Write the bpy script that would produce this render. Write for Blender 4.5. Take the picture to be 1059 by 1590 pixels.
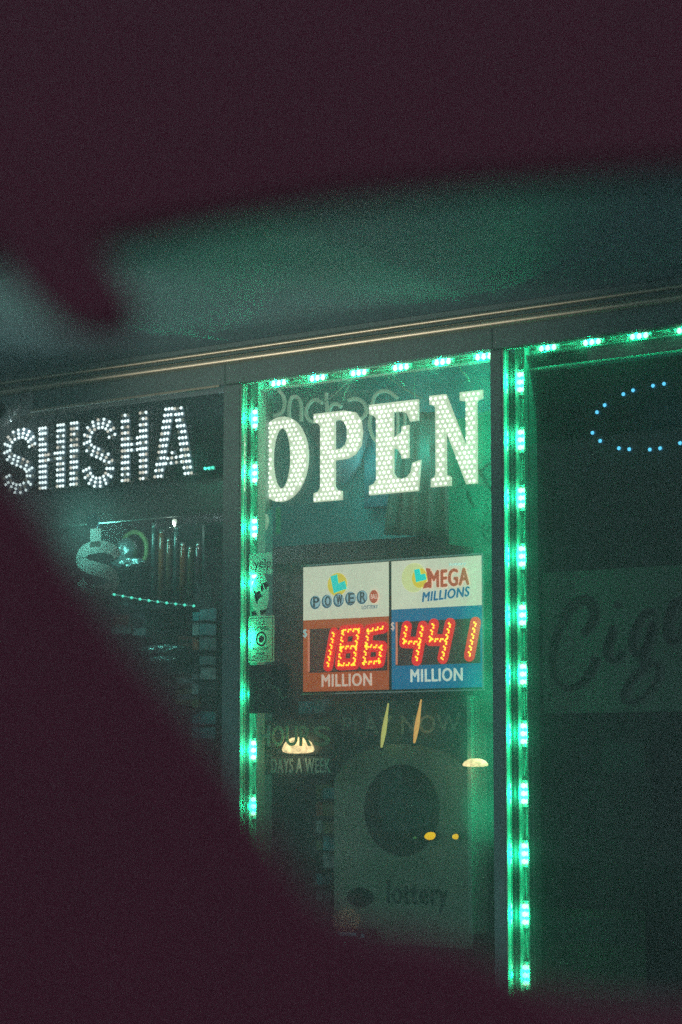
import bpy, bmesh, math, random
from mathutils import Vector, Matrix
random.seed(7)
sc = bpy.context.scene
for o in list(bpy.data.objects): bpy.data.objects.remove(o)

# ------------------------------------------------------------------ camera
F_PX, CX, CY = 3500.0, 529.5, 795.0
YAW, PITCH, DIST, EYE = math.radians(36.5), math.radians(6.6), 7.0, 1.2
FWD = Vector((-math.sin(YAW)*math.cos(PITCH), math.cos(YAW)*math.cos(PITCH), math.sin(PITCH)))
RGT = Vector((math.cos(YAW), math.sin(YAW), 0))
UPV = RGT.cross(FWD)
CAM = Vector((-FWD.x*DIST, -FWD.y*DIST, EYE))
cd = bpy.data.cameras.new('camera'); cam = bpy.data.objects.new('camera', cd)
sc.collection.objects.link(cam); sc.camera = cam
cam.matrix_world = Matrix((( RGT.x, UPV.x, -FWD.x, CAM.x), (RGT.y, UPV.y, -FWD.y, CAM.y), (RGT.z, UPV.z, -FWD.z, CAM.z), (0, 0, 0, 1)))
cd.sensor_fit = 'VERTICAL'; cd.sensor_height = 36.0; cd.sensor_width = 24.0
cd.lens = F_PX/1590*36.0
cd.clip_start = 0.02; cd.clip_end = 500
cd.dof.use_dof = True; cd.dof.focus_distance = 7.0; cd.dof.aperture_fstop = 2.8; cd.dof.aperture_blades = 0

# ------------------------------------------------------------------ world, exposure
w = bpy.data.worlds.new('World'); sc.world = w; w.use_nodes = True
bg = w.node_tree.nodes['Background']
bg.inputs[0].default_value = (0.55, 0.84, 0.92, 1); bg.inputs[1].default_value = 0.32
sc.view_settings.view_transform = 'Standard'; sc.view_settings.look = 'None'
sc.view_settings.exposure = 1.3; sc.view_settings.gamma = 1.0
sc.render.engine = 'CYCLES'
cy = sc.cycles
cy.max_bounces = 6; cy.diffuse_bounces = 3; cy.glossy_bounces = 3; cy.transparent_max_bounces = 16; cy.transmission_bounces = 4
cy.sample_clamp_indirect = 0.35; cy.sample_clamp_direct = 0.0; cy.blur_glossy = 1.0
cy.caustics_reflective = False; cy.caustics_refractive = False
cy.use_denoising = False

def lamp(name, kind, loc, energy, color, parent=None, size=0.02, **kw):
    d = bpy.data.lights.new(name, kind); d.energy = energy; d.color = color
    if kind in ('POINT', 'SPOT'): d.shadow_soft_size = size
    for k, v in kw.items(): setattr(d, k, v)
    o = bpy.data.objects.new(name, d); sc.collection.objects.link(o); o.location = loc
    if parent: o.parent = parent
    return o

# ------------------------------------------------------------------ helpers
def ray(px, py): return FWD + RGT*((px-CX)/F_PX) - UPV*((py-CY)/F_PX)
def G(px, py, y=0.0):                       # photograph point -> point on the vertical plane at depth y
    d = ray(px, py); t = (y-CAM.y)/d.y
    return CAM + d*t
def R(x0, y0, x1, y1, y=0.0):               # photograph rectangle (left, top-left y, right, bottom-left y) -> real rectangle u0,u1,z0,z1
    a = G(x0, y0, y); b = G(x0, y1, y)
    xm = (y0+y1)/2
    return a.x*.5+b.x*.5, G(x1, xm, y).x, b.z, a.z

def mat(name, base=(.5,.5,.5), rough=.6, metal=0.0, emit=None, es=1.0, noise=0.0, nscale=8.0, bump=0.0, bscale=60.0, spec=0.5, trans=0.0, subs=None):
    m = bpy.data.materials.new(name); m.use_nodes = True; nt = m.node_tree; b = nt.nodes['Principled BSDF']
    b.inputs['Base Color'].default_value = (*base, 1); b.inputs['Roughness'].default_value = rough
    b.inputs['Metallic'].default_value = metal; b.inputs['Specular IOR Level'].default_value = spec
    if noise or bump:
        tc = nt.nodes.new('ShaderNodeTexCoord')
    if noise:
        n = nt.nodes.new('ShaderNodeTexNoise'); n.inputs['Scale'].default_value = nscale; n.inputs['Detail'].default_value = 6; n.inputs['Roughness'].default_value = .65
        nt.links.new(tc.outputs['Object'], n.inputs['Vector'])
        mp = nt.nodes.new('ShaderNodeMapRange'); mp.inputs[1].default_value = .3; mp.inputs[2].default_value = .7; mp.inputs[3].default_value = 1-noise; mp.inputs[4].default_value = 1+noise
        nt.links.new(n.outputs['Fac'], mp.inputs[0])
        mx = nt.nodes.new('ShaderNodeVectorMath'); mx.operation = 'SCALE'; mx.inputs[0].default_value = base
        nt.links.new(mp.outputs[0], mx.inputs['Scale']); nt.links.new(mx.outputs[0], b.inputs['Base Color'])
        if emit:
            mx2 = nt.nodes.new('ShaderNodeVectorMath'); mx2.operation = 'SCALE'; mx2.inputs[0].default_value = emit
            nt.links.new(mp.outputs[0], mx2.inputs['Scale']); nt.links.new(mx2.outputs[0], b.inputs['Emission Color'])
        rr = nt.nodes.new('ShaderNodeMapRange'); rr.inputs[3].default_value = max(.02, rough-.12); rr.inputs[4].default_value = min(1, rough+.12)
        nt.links.new(n.outputs['Fac'], rr.inputs[0]); nt.links.new(rr.outputs[0], b.inputs['Roughness'])
    if bump:
        n2 = nt.nodes.new('ShaderNodeTexNoise'); n2.inputs['Scale'].default_value = bscale; n2.inputs['Detail'].default_value = 4
        nt.links.new(tc.outputs['Object'], n2.inputs['Vector'])
        bp = nt.nodes.new('ShaderNodeBump'); bp.inputs['Strength'].default_value = bump; bp.inputs['Distance'].default_value = .01
        nt.links.new(n2.outputs['Fac'], bp.inputs['Height']); nt.links.new(bp.outputs[0], b.inputs['Normal'])
    if emit:
        b.inputs['Emission Color'].default_value = (*emit, 1); b.inputs['Emission Strength'].default_value = es*.42
    if trans:   # thin sheet that lets light through from behind: mix with translucent
        out = nt.nodes['Material Output']; tr = nt.nodes.new('ShaderNodeBsdfTranslucent'); tr.inputs[0].default_value = (*base, 1)
        ms = nt.nodes.new('ShaderNodeMixShader'); ms.inputs[0].default_value = trans
        nt.links.new(b.outputs[0], ms.inputs[1]); nt.links.new(tr.outputs[0], ms.inputs[2]); nt.links.new(ms.outputs[0], out.inputs[0])
    return m

def sampling(m, mode):
    try: m.cycles.emission_sampling = mode
    except Exception: pass
    return m

def glass_mat(name, dust=0.05, tint=(.93,.97,.95), gloss=0.06, nscale=3.0):
    m = bpy.data.materials.new(name); m.use_nodes = True; nt = m.node_tree; nt.nodes.clear(); L = nt.links.new
    out = nt.nodes.new('ShaderNodeOutputMaterial')
    tr = nt.nodes.new('ShaderNodeBsdfTransparent'); tr.inputs[0].default_value = (*tint, 1)
    gl = nt.nodes.new('ShaderNodeBsdfGlossy'); gl.inputs['Roughness'].default_value = .03
    fr = nt.nodes.new('ShaderNodeFresnel'); fr.inputs[0].default_value = 1.35
    m1 = nt.nodes.new('ShaderNodeMixShader'); L(fr.outputs[0], m1.inputs[0]); L(tr.outputs[0], m1.inputs[1]); L(gl.outputs[0], m1.inputs[2])
    df = nt.nodes.new('ShaderNodeBsdfDiffuse'); df.inputs[0].default_value = (.7,.75,.72,1)
    tl = nt.nodes.new('ShaderNodeBsdfTranslucent'); tl.inputs[0].default_value = (.7,.75,.72,1)
    m2 = nt.nodes.new('ShaderNodeMixShader'); m2.inputs[0].default_value = .6; L(df.outputs[0], m2.inputs[1]); L(tl.outputs[0], m2.inputs[2])
    tc = nt.nodes.new('ShaderNodeTexCoord'); n = nt.nodes.new('ShaderNodeTexNoise'); n.inputs['Scale'].default_value = nscale; n.inputs['Detail'].default_value = 7; n.inputs['Roughness'].default_value = .6
    L(tc.outputs['Object'], n.inputs['Vector'])
    mp = nt.nodes.new('ShaderNodeMapRange'); mp.inputs[1].default_value = .3; mp.inputs[2].default_value = .7; mp.inputs[3].default_value = dust*.5; mp.inputs[4].default_value = dust*1.5
    L(n.outputs['Fac'], mp.inputs[0])
    m3 = nt.nodes.new('ShaderNodeMixShader'); L(mp.outputs[0], m3.inputs[0]); L(m1.outputs[0], m3.inputs[1]); L(m2.outputs[0], m3.inputs[2])
    L(m3.outputs[0], out.inputs[0])
    return m

class MB:
    """collects shapes and links them as ONE mesh object"""
    def __init__(s): s.v = []; s.f = []; s.smooth = set()
    def add(s, vs, fs, smooth=False):
        n = len(s.v); s.v += [tuple(v) for v in vs]
        for f in fs:
            if smooth: s.smooth.add(len(s.f))
            s.f.append([i+n for i in f])
        return s
    def box(s, x0, x1, y0, y1, z0, z1):
        vs = [(x, y, z) for z in (z0, z1) for y in (y0, y1) for x in (x0, x1)]
        return s.add(vs, [(0,2,3,1), (4,5,7,6), (0,1,5,4), (1,3,7,5), (3,2,6,7), (2,0,4,6)])
    def obox(s, c, ax, ay, az):      # centre + three half-axis vectors
        c = Vector(c); vs = [c + ax*i + ay*j + az*k for k in (-1,1) for j in (-1,1) for i in (-1,1)]
        return s.add(vs, [(0,2,3,1), (4,5,7,6), (0,1,5,4), (1,3,7,5), (3,2,6,7), (2,0,4,6)])
    def sheet(s, x0, x1, y, z0, z1): return s.add([(x0,y,z0),(x1,y,z0),(x1,y,z1),(x0,y,z1)], [(0,1,2,3)])
    def tube(s, pts, r, n=8, cap=True):
        pts = [Vector(p) for p in pts]; rs = r if isinstance(r, (list, tuple)) else [r]*len(pts)
        rings = []; prev = None
        for i, p in enumerate(pts):
            t = (pts[min(i+1, len(pts)-1)]-pts[max(i-1, 0)]).normalized()
            a = prev if prev is not None else (Vector((0,1,0)) if abs(t.y) < .9 else Vector((1,0,0)))
            a = (a - t*a.dot(t)).normalized(); prev = a; b = t.cross(a)
            rings.append([p + (a*math.cos(2*math.pi*k/n)+b*math.sin(2*math.pi*k/n))*rs[i] for k in range(n)])
        vs = [v for rg in rings for v in rg]
        fs = [(i*n+k, i*n+(k+1) % n, (i+1)*n+(k+1) % n, (i+1)*n+k) for i in range(len(pts)-1) for k in range(n)]
        s.add(vs, fs, True)
        if cap: s.add(rings[0], [tuple(range(n))[::-1]]); s.add(rings[-1], [tuple(range(n))])
        return s
    def lathe(s, c, prof, n=20, axis='z'):   # prof: (radius, height)
        c = Vector(c); vs = []
        for r, h in prof:
            for k in range(n):
                a = 2*math.pi*k/n
                q = Vector((r*math.cos(a), r*math.sin(a), h)) if axis == 'z' else Vector((r*math.cos(a), h, r*math.sin(a)))
                vs.append(c+q)
        fs = [(i*n+k, i*n+(k+1) % n, (i+1)*n+(k+1) % n, (i+1)*n+k) for i in range(len(prof)-1) for k in range(n)]
        return s.add(vs, fs, True)
    def led(s, c, r, depth=None, squash=1.0):  # small dome looking towards -Y
        c = Vector(c); depth = depth or r*1.2; n = 8; vs = []
        for rr, h in ((1, 0), (.8, .6), (.35, .95)):
            vs += [c + Vector((r*rr*math.cos(2*math.pi*k/n), -depth*h, r*rr*squash*math.sin(2*math.pi*k/n))) for k in range(n)]
        vs.append(c + Vector((0, -depth, 0)))
        fs = [(i*n+k, i*n+(k+1) % n, (i+1)*n+(k+1) % n, (i+1)*n+k) for i in range(2) for k in range(n)] + [(2*n+k, 2*n+(k+1) % n, 3*n) for k in range(n)]
        return s.add(vs, fs, True)
    def poly(s, pts, y0, y1):        # outline in the (x, z) plane extruded from y0 (front) to y1
        n = len(pts)
        bm = bmesh.new(); vs = [bm.verts.new((p[0], y0, p[1])) for p in pts]; f = bm.faces.new(vs)
        if f.normal.y > 0: f.normal_flip()
        f.normal_update()
        r = bmesh.ops.triangulate(bm, faces=[f]); bm.verts.index_update()
        tri = [[v.index for v in q.verts] for q in bm.faces]; bm.free()
        vs = [(p[0], y0, p[1]) for p in pts] + [(p[0], y1, p[1]) for p in pts]
        fs = tri + [[i+n for i in t[::-1]] for t in tri] + [(i, (i+1) % n, (i+1) % n+n, i+n) for i in range(n)]
        return s.add(vs, fs)
    def build(s, name, m, parent=None, bevel=0.0, weld=False):
        me = bpy.data.meshes.new(name); me.from_pydata(s.v, [], s.f)
        for i, p in enumerate(me.polygons):
            if i in s.smooth: p.use_smooth = True
        bm = bmesh.new(); bm.from_mesh(me); bmesh.ops.recalc_face_normals(bm, faces=bm.faces); bm.to_mesh(me); bm.free()
        me.materials.append(m); me.update()
        o = bpy.data.objects.new(name, me); sc.collection.objects.link(o)
        if parent: o.parent = parent
        if bevel:
            md = o.modifiers.new('bevel', 'BEVEL'); md.width = bevel; md.segments = 2; md.limit_method = 'ANGLE'
        return o

def tag(o, label=None, cat=None, group=None, kind=None):
    if label: o['label'] = label
    if cat: o['category'] = cat
    if group: o['group'] = group
    if kind: o['kind'] = kind
    return o
def thing(name, label, cat, group=None, loc=(0,0,0)):
    o = bpy.data.objects.new(name, None); sc.collection.objects.link(o); o.empty_display_size = .05
    o['loc0'] = 0; del o['loc0']
    return tag(o, label, cat, group)

def text_obj(name, s, x0, x1, z0, z1, y, m, parent=None, depth=.002, bold=0.0, shear=0.0, mirror=False, slope=0.0, rot=0.0):
    """lettering fitted to a real rectangle on the vertical plane y, facing the street"""
    cu = bpy.data.curves.new(name, 'FONT'); cu.body = s; cu.size = 1; cu.shear = shear; cu.resolution_u = 4; cu.extrude = .01
    cu.space_character = 1.0 + (0.1 if bold else 0)
    t = bpy.data.objects.new('tmp', cu); sc.collection.objects.link(t)
    bpy.context.view_layer.update()
    me = bpy.data.meshes.new_from_object(t.evaluated_get(bpy.context.evaluated_depsgraph_get()))
    bpy.data.objects.remove(t); bpy.data.curves.remove(cu)
    xs = [v.co.x for v in me.vertices]; ys = [v.co.y for v in me.vertices]
    ax, bx_, ay, by = min(xs), max(xs), min(ys), max(ys)
    c = ((x0+x1)/2, (z0+z1)/2)
    for v in me.vertices:
        fx = (v.co.x-ax)/(bx_-ax); fz = (v.co.y-ay)/(by-ay)
        if mirror: fx = 1-fx
        X = x0+(x1-x0)*fx; Z = z0+(z1-z0)*fz + slope*(fx-.5)*(x1-x0)
        dx, dz = X-c[0], Z-c[1]
        X = c[0]+dx*math.cos(rot)-dz*math.sin(rot); Z = c[1]+dx*math.sin(rot)+dz*math.cos(rot)
        yy = y - depth if v.co.z > 0 else y
        v.co = (X, yy, Z)
    if bold:
        vs = [tuple(v.co) for v in me.vertices]; ps = [tuple(p.vertices) for p in me.polygons]; nb = len(vs); V = []; Fc = []
        e = bold*.55*(z1-z0)
        for k, (ox, oz) in enumerate(((-e,0),(e,0),(0,-e*.7),(0,e*.7))):
            V += [(a+ox, b_-.00007*k, c_+oz) for a, b_, c_ in vs]; Fc += [tuple(i+nb*k for i in p) for p in ps]
        me = bpy.data.meshes.new(name); me.from_pydata(V, [], Fc)
    me.name = name; me.materials.clear(); me.materials.append(m)
    bm = bmesh.new(); bm.from_mesh(me); bmesh.ops.recalc_face_normals(bm, faces=bm.faces); bm.to_mesh(me); bm.free()
    o = bpy.data.objects.new(name, me); sc.collection.objects.link(o)
    if parent: o.parent = parent
    return o
def ptext(name, s, px0, pyt, px1, pyb, y, m, parent=None, **kw):
    x0, x1, z0, z1 = R(px0, pyt, px1, pyb, y)
    return text_obj(name, s, x0, x1, z0, z1, y, m, parent, **kw)
def inside(pt, poly):
    x, y = pt; c = False; n = len(poly)
    for i in range(n):
        x1, y1 = poly[i]; x2, y2 = poly[(i+1) % n]
        if (y1 > y) != (y2 > y) and x < (x2-x1)*(y-y1)/(y2-y1)+x1: c = not c
    return c

# ------------------------------------------------------------------ materials
HAZE = .055
M = {}
M['asphalt'] = mat('asphalt', (.05,.05,.052), .85, noise=.35, nscale=30, bump=.5, bscale=200)
M['paving'] = mat('concrete_paving', (.28,.27,.25), .8, noise=.25, nscale=5, bump=.3, bscale=90)
M['paint_line'] = mat('line_paint', (.7,.7,.66), .6, noise=.2, nscale=20)
M['stucco'] = mat('stucco', (.42,.42,.40), .9, noise=.15, nscale=4, bump=.6, bscale=120)
M['soffit'] = mat('soffit_panel', (.34,.56,.64), .62, noise=.12, nscale=6, bump=.04, bscale=14, spec=.55)
M['header'] = mat('painted_metal', (.33,.45,.43), .5, noise=.12, nscale=7, bump=.05, bscale=40)
M['alu'] = mat('brushed_aluminium', (.62,.64,.62), .33, .85, noise=.1, nscale=20)
M['frame'] = mat('pale_frame_paint', (.62,.64,.60), .42, noise=.08, nscale=14)
M['jamb'] = mat('jamb_paint', (.66,.68,.60), .5, noise=.1, nscale=14)
M['gasket'] = mat('black_rubber', (.02,.02,.02), .6)
M['mould'] = mat('mill_aluminium', (.90,.80,.60), .40, .8)
M['dark'] = mat('dark_plastic', (.03,.03,.035), .45, noise=.2, nscale=20)
M['black'] = mat('black_ink', (.012,.012,.012), .6)
M['room'] = mat('room_plaster', (.16,.16,.15), .9, noise=.2, nscale=3)
M['roomdark'] = mat('dark_partition', (.06,.065,.065), .8, noise=.3, nscale=4)
M['lino'] = mat('shop_lino', (.15,.14,.13), .5, noise=.25, nscale=6)
M['white'] = mat('white_plastic', (.88,.90,.88), .35, noise=.05, nscale=15)
M['glass_door'] = glass_mat('dusty_door_glass', .10, nscale=2.5)
M['glass_left'] = glass_mat('dusty_window_glass', .08, nscale=2)
M['glass_right'] = glass_mat('dusty_side_glass', .075, tint=(.8,.85,.82), nscale=4)
M['acrylic'] = glass_mat('clear_acrylic', .05, nscale=9)
M['led_green'] = sampling(mat('green_led', (.8,.9,.8), .3, emit=(.50,1.0,.62), es=4.2), 'NONE')
M['led_white'] = sampling(mat('white_led', (.9,.9,.85), .3, emit=(1.0,.98,.88), es=2.4), 'NONE')
M['led_cool'] = sampling(mat('cool_white_led', (.9,.9,.9), .3, emit=(.86,.97,1.0), es=2.6), 'NONE')
M['led_warm'] = sampling(mat('warm_white_led', (.9,.9,.9), .3, emit=(1.0,.86,.74), es=1.2), 'NONE')
M['led_dim'] = mat('unlit_led', (.35,.36,.33), .3, emit=(.20,.19,.15), es=1)
M['led_blue'] = sampling(mat('blue_led', (.5,.7,.9), .3, emit=(.12,.58,1.0), es=2.8), 'NONE')
M['led_cyan'] = sampling(mat('cyan_led', (.5,.9,.8), .3, emit=(.10,1.0,.72), es=1.6), 'NONE')
M['led_yellow'] = sampling(mat('jackpot_led', (1,.8,.2), .3, emit=(1.0,.56,.02), es=2.6), 'NONE')
M['seg_red'] = mat('red_segment_bloom', (.5,.01,.02), .3, emit=(.92,.0,.012), es=1.25)
M['open_plate'] = mat('lit_letter_plate', (.75,.78,.70), .4, emit=(.86,.90,.68), es=1.0, noise=.12, nscale=60)
M['shisha_plate'] = mat('dull_letter_plate', (.07,.10,.13), .4, emit=(.02,.04,.055), es=.5)
M['wire'] = mat('pale_wire', (.8,.85,.8), .4)
M['tube'] = mat('milky_neon_tube', (.60,.62,.50), .35, emit=(.26,.36,.27), es=1)
# ------------------------------------------------------------------ ground
def struct(name, mb, m): return tag(mb.build(name, m), kind='structure')
struct('ground', MB().box(-24, 24, -24, 24, -.3, -.13), M['asphalt'])
struct('pavement', MB().box(-12, 12, -2.4, -.002, -.13, 0), M['paving'])
struct('kerb', MB().box(-12, 12, -2.56, -2.402, -.13, .004), M['paving'])
mb = MB()
for i in range(-4, 5): mb.box(i*2.7-.05, i*2.7+.05, -7.2, -2.9, -.13, -.126)
struct('parking_lines', mb, M['paint_line'])

# ------------------------------------------------------------------ shop building
shop = thing('shop_building', 'grey storefront with glazed doors under a deep soffit, lit green at night', 'shop')
xL, xR = -3.6, 3.2                      # shopfront extent
HB = 2.440                               # lower edge of the header
ZT = 2.478                              # top of the glazing
SILL = .42
post1 = (G(345, 900, -.055).x, G(371, 900, -.055).x)  # wide mullion between shisha window and lit bay
post2 = (G(763, 900, -.055).x, G(781, 900, -.055).x)
# canopy soffit made of long pans with shadow gaps
mb = MB()
x = -7.0
while x < 7.0:
    mb.box(x, x+14, -2.3, -.075, 2.572, 2.61); x += 14
mb.build('soffit', M['soffit'], shop)
MB().box(-7, 7, -2.42, -2.302, 2.56, 3.3).build('fascia', M['header'], shop)
MB().box(-7, 7, -2.3, 3.2, 2.66, 2.74).build('roof', M['stucco'], shop)
MB().box(-7, 7, -.072, -.0205, HB, 2.5715).build('header_face', M['header'], shop)
MB().box(-7, 7, -.0200, .10, ZT, 2.655).build('header_beam', M['header'], shop, bevel=.004)
zt = [G(100, 592, -.08).z, G(100, 580, -.10).z]
for i, (z, r, yy) in enumerate(((2.513, .0135, -.084), (2.545, .0075, -.079))):
    MB().tube([(-6.9, yy, z), (6.9, yy, z)], r, 12).build('trim_moulding', M['mould'], shop)
MB().box(-7, xL, -.06, .1, 0, ZT).build('wall', M['stucco'], shop)
MB().box(xR, 7, -.06, .1, 0, ZT).build('wall', M['stucco'], shop)
MB().box(post1[0], post1[1], -.055, .12, 0, HB-.001).build('mullion', M['header'], shop, bevel=.004)
MB().box(post2[0], post2[1], -.055, .12, 0, HB-.001).build('mullion', M['header'], shop, bevel=.004)
MB().box(xL, post1[0]-.001, -.03, .12, 0, SILL).build('kick_panel', M['stucco'], shop)
MB().box(post1[1]+.001, post2[0]-.001, -.03, .12, 0, SILL+.0).build('kick_panel', M['stucco'], shop)
# interior of the room
MB().box(-7, 7, .12, 6.0, -.02, .0).build('interior_floor', M['lino'], shop)
MB().box(-7, 7, .101, 6.0, 2.60, 2.655).build('interior_ceiling', M['room'], shop)
MB().box(-7, 7, 6.0, 6.1, 0, 2.6).build('back_wall', M['roomdark'], shop)
MB().box(-7.1, -7, -.06, 6.0, 0, 2.7).build('side_wall', M['stucco'], shop)
MB().box(7, 7.1, -.06, 6.0, 0, 2.7).build('side_wall', M['stucco'], shop)

def bay(x0, x1, z0, z1, glass, sides, fw=.035):
    """frame of one glazed bay: parts frame (> glass) with a rubber gasket line"""
    mb = MB()
    if 'l' in sides: mb.box(x0, x0+.005, -.054, -.002, z0, HB-.002)
    if 't' in sides: mb.box(x0+.006, x1, -.019, .03, z1-.012, z1-.0005)
    if 'b' in sides: mb.box(x0+.006, x1, -.043, .03, z0, z0+fw)
    fr = mb.build('window_frame', M['jamb'], shop, bevel=.001)
    gx0 = x0+(.006 if 'l' in sides else 0)
    gk = MB(); gk.box(gx0+.0002, gx0+.006, -.0235, -.014, z0, HB-.003)
    gk.build('gasket', M['gasket'], fr)
    MB().box(gx0+.0065, x1-.0005, -.047, -.043, z0+.001, z1-.02).build('glass', glass, fr)
    return fr
bay(post1[1]+.001, post2[0]-.001, SILL+.001, ZT-.001, M['glass_door'], 'l', .026)
bay(xL, post1[0]-.001, SILL+.001, ZT-.001, M['glass_left'], 'l', .03)
bay(post2[1]+.001, xR, .06, ZT-.001, M['glass_right'], 'lb', .036)

for xx in (-2.6, -.41, .607, 2.3): MB().box(xx-.0012, xx+.0012, -.0728, -.0721, HB+.001, 2.505).build('joint', M['gasket'], shop)
for xx in (-.43, -.39, .594, .62):
    for zz_ in (HB+.018, 2.49): MB().led((xx, -.072, zz_), .0035, .0015).build('screw', M['alu'], shop)
# bright lower lip under the header above the left window
MB().box(xL, post1[0]-.002, -.075, -.0725, HB-.008, HB-.001).build('drip_edge', M['mould'], shop)

# ------------------------------------------------------------------ green LED strips
GREEN = (0.0, 1.0, .42)
def led_strip(label, pts, axis, power, chan=None, back=True, y=.0):
    """pts: centres (x, z); axis: 'v' or 'h'. parts: channel, cable, each led_module (> its own lamp)"""
    t = thing('led_strip', label, 'light strip', 'green LED strips round the glazed bays')
    (xa, za), (xb, zb) = chan
    if axis == 'v':
        c = MB().box(xa-.016, xa-.013, y-.010, y+.028, zb, za).box(xa+.015, xa+.019, y-.010, y+.028, zb, za)
        if back: c.box(xa-.0129, xa+.0149, y+.024, y+.028, zb, za)
    else:
        c = MB().box(xa, xb, y-.006, y+.028, za+.014, za+.017).box(xa, xb, y-.004, y+.028, za-.020, za-.017).box(xa, xb, y+.024, y+.028, za-.017, za+.014)
    c.build('channel', M['frame'], t)
    cab = MB()
    for k in (-1, 1):
        n = 60; P = []
        for i in range(n+1):
            f = i/n; wob = .0035*math.sin(f*n*.9+k)+.003*math.sin(f*37+k*2)
            P.append((xa+(xb-xa)*f + (wob+k*.004 if axis == 'v' else 0), y+.012, za+(zb-za)*f + (wob+k*.004 if axis == 'h' else 0)))
        cab.tube(P, .0016, 6)
    cab.build('cable', M['wire'], t)
    proto = None
    for (x, z) in pts:
        if proto is None:
            mb = MB(); ld = MB()
            if axis == 'v': mb.box(-.012, .012, .004, .012, -.038, .038)
            else: mb.box(-.038, .038, .004, .012, -.012, .012)
            for i in (-1, 0, 1):
                for j in (-1, 1):
                    dx, dz = (j*.0072, i*.0225) if axis == 'v' else (i*.0215, j*.0072)
                    ld.led((dx, .004, dz), .0078, .006)
            b = mb.build('led_module', M['white'], t); b.location = (x, y, z)
            l = ld.build('led', M['led_green'], b)
            proto = (b, l)
        else:
            b = proto[0].copy(); sc.collection.objects.link(b); b.parent = t; b.location = (x, y, z)
            l = proto[1].copy(); sc.collection.objects.link(l); l.parent = b
        lamp('module_lamp', 'POINT', (0, -.012, 0), power*random.uniform(.85, 1.15), GREEN, b, .008)
    return t
P_ = .245
xs1 = G(396, 900).x
zl = [2.33-.1765*i for i in range(8)]
led_strip('upright green light strip down the left side of the lit bay, behind stickers', [(xs1, z) for z in zl], 'v', P_, ((xs1, ZT-.02), (xs1, SILL+.5)))
led_strip('short green light strip along the top of the bay holding the OPEN sign', [(x, 2.442) for x in (-.25,-.095,.066,.226,.38,.528)], 'h', P_, ((xs1+.03, 2.442), (post2[0]-.002, 2.442)))
xs2 = G(812, 900).x
led_strip('longest upright green light strip, left edge of the dark right-hand door', [(xs2, 2.346-.1722*i) for i in range(11)], 'v', P_*1.1, ((xs2, ZT-.02), (xs2, .58)))
led_strip('green light strip along the top of the right-hand door', [(x, 2.444) for x in (.741+.01,.90,1.055,1.205,1.36,1.515,1.67)], 'h', P_, ((xs2+.03, 2.444), (2.2, 2.444)))
led_strip('green light strip on the right side of the lit bay, tucked behind the post', [(.5745, z) for z in zl], 'v', P_*1.7, ((.5745, HB-.03), (.5745, SILL+.5)), False, .06)
# inner second frame line of the right door
fr2 = MB().box(xs2+.0265, 2.4, .005, .045, HB-.064, HB-.056).box(xs2+.021, xs2+.026, .005, .045, .6, HB-.057)
fr2.build('door_stile', M['frame'], shop, bevel=.002)

# ------------------------------------------------------------------ OPEN sign
def bez_ellipse(cx, cz, rx, rz, n=40): return [(cx+rx*math.cos(2*math.pi*k/n), cz+rz*math.sin(2*math.pi*k/n)) for k in range(n)]
YO = .10
def fit(px0, px1, pyt, pyb, y):     # letter box: z from the left edge
    x0, x1, z0, z1 = R(px0, pyt, px1, pyb, y); return x0, x1, z0, z1
LET = {
 'P': ([(0,1),(.62,1),(.86,.965),(.97,.87),(1,.73),(.97,.59),(.86,.50),(.70,.455),(.44,.45),(.44,.155),(.48,.115),(.585,.10),(.585,0),(0,0),(0,.10),(.09,.115),(.135,.155),(.135,.85),(.09,.885),(0,.90)],
       [[(.44,.90),(.56,.90),(.645,.86),(.69,.79),(.69,.68),(.65,.61),(.56,.575),(.44,.57)]]),
 'E': ([(0,1),(.91,1),(.91,.77),(.76,.765),(.745,.80),(.70,.86),(.60,.885),(.45,.89),(.45,.60),(.60,.66),(.61,.72),(.73,.73),(.73,.37),(.60,.37),(.59,.42),(.53,.475),(.45,.49),(.45,.22),(.50,.17),(.60,.145),(.70,.16),(.77,.21),(.80,.31),(.95,.335),(.90,.0),(0,0),(0,.10),(.08,.12),(.13,.16),(.13,.84),(.09,.87),(0,.90)], []),
 'N': ([(0,1),(.31,1),(.69,.40),(.69,.895),(.58,.91),(.58,1),(1,1),(1,.91),(.91,.89),(.89,.87),(.89,0),(.69,0),(.31,.60),(.31,.12),(.37,.105),(.40,.09),(.40,0),(.02,0),(.02,.09),(.09,.11),(.11,.14),(.11,.87),(.08,.89),(0,.905)], []),
}
sign = thing('open_sign', 'large white LED sign reading OPEN, hung by cords inside the lit bay', 'sign')
sx0, sx1 = G(398, 700, YO).x, G(757, 700, YO).x
zb_, zt_ = G(404, 792, YO).z, G(404, 640, YO).z
MB().box(sx0, sx1, YO+.010, YO+.014, zb_+.01, zt_+.03).build('backing_panel', M['acrylic'], sign)
openleds = 0
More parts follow.
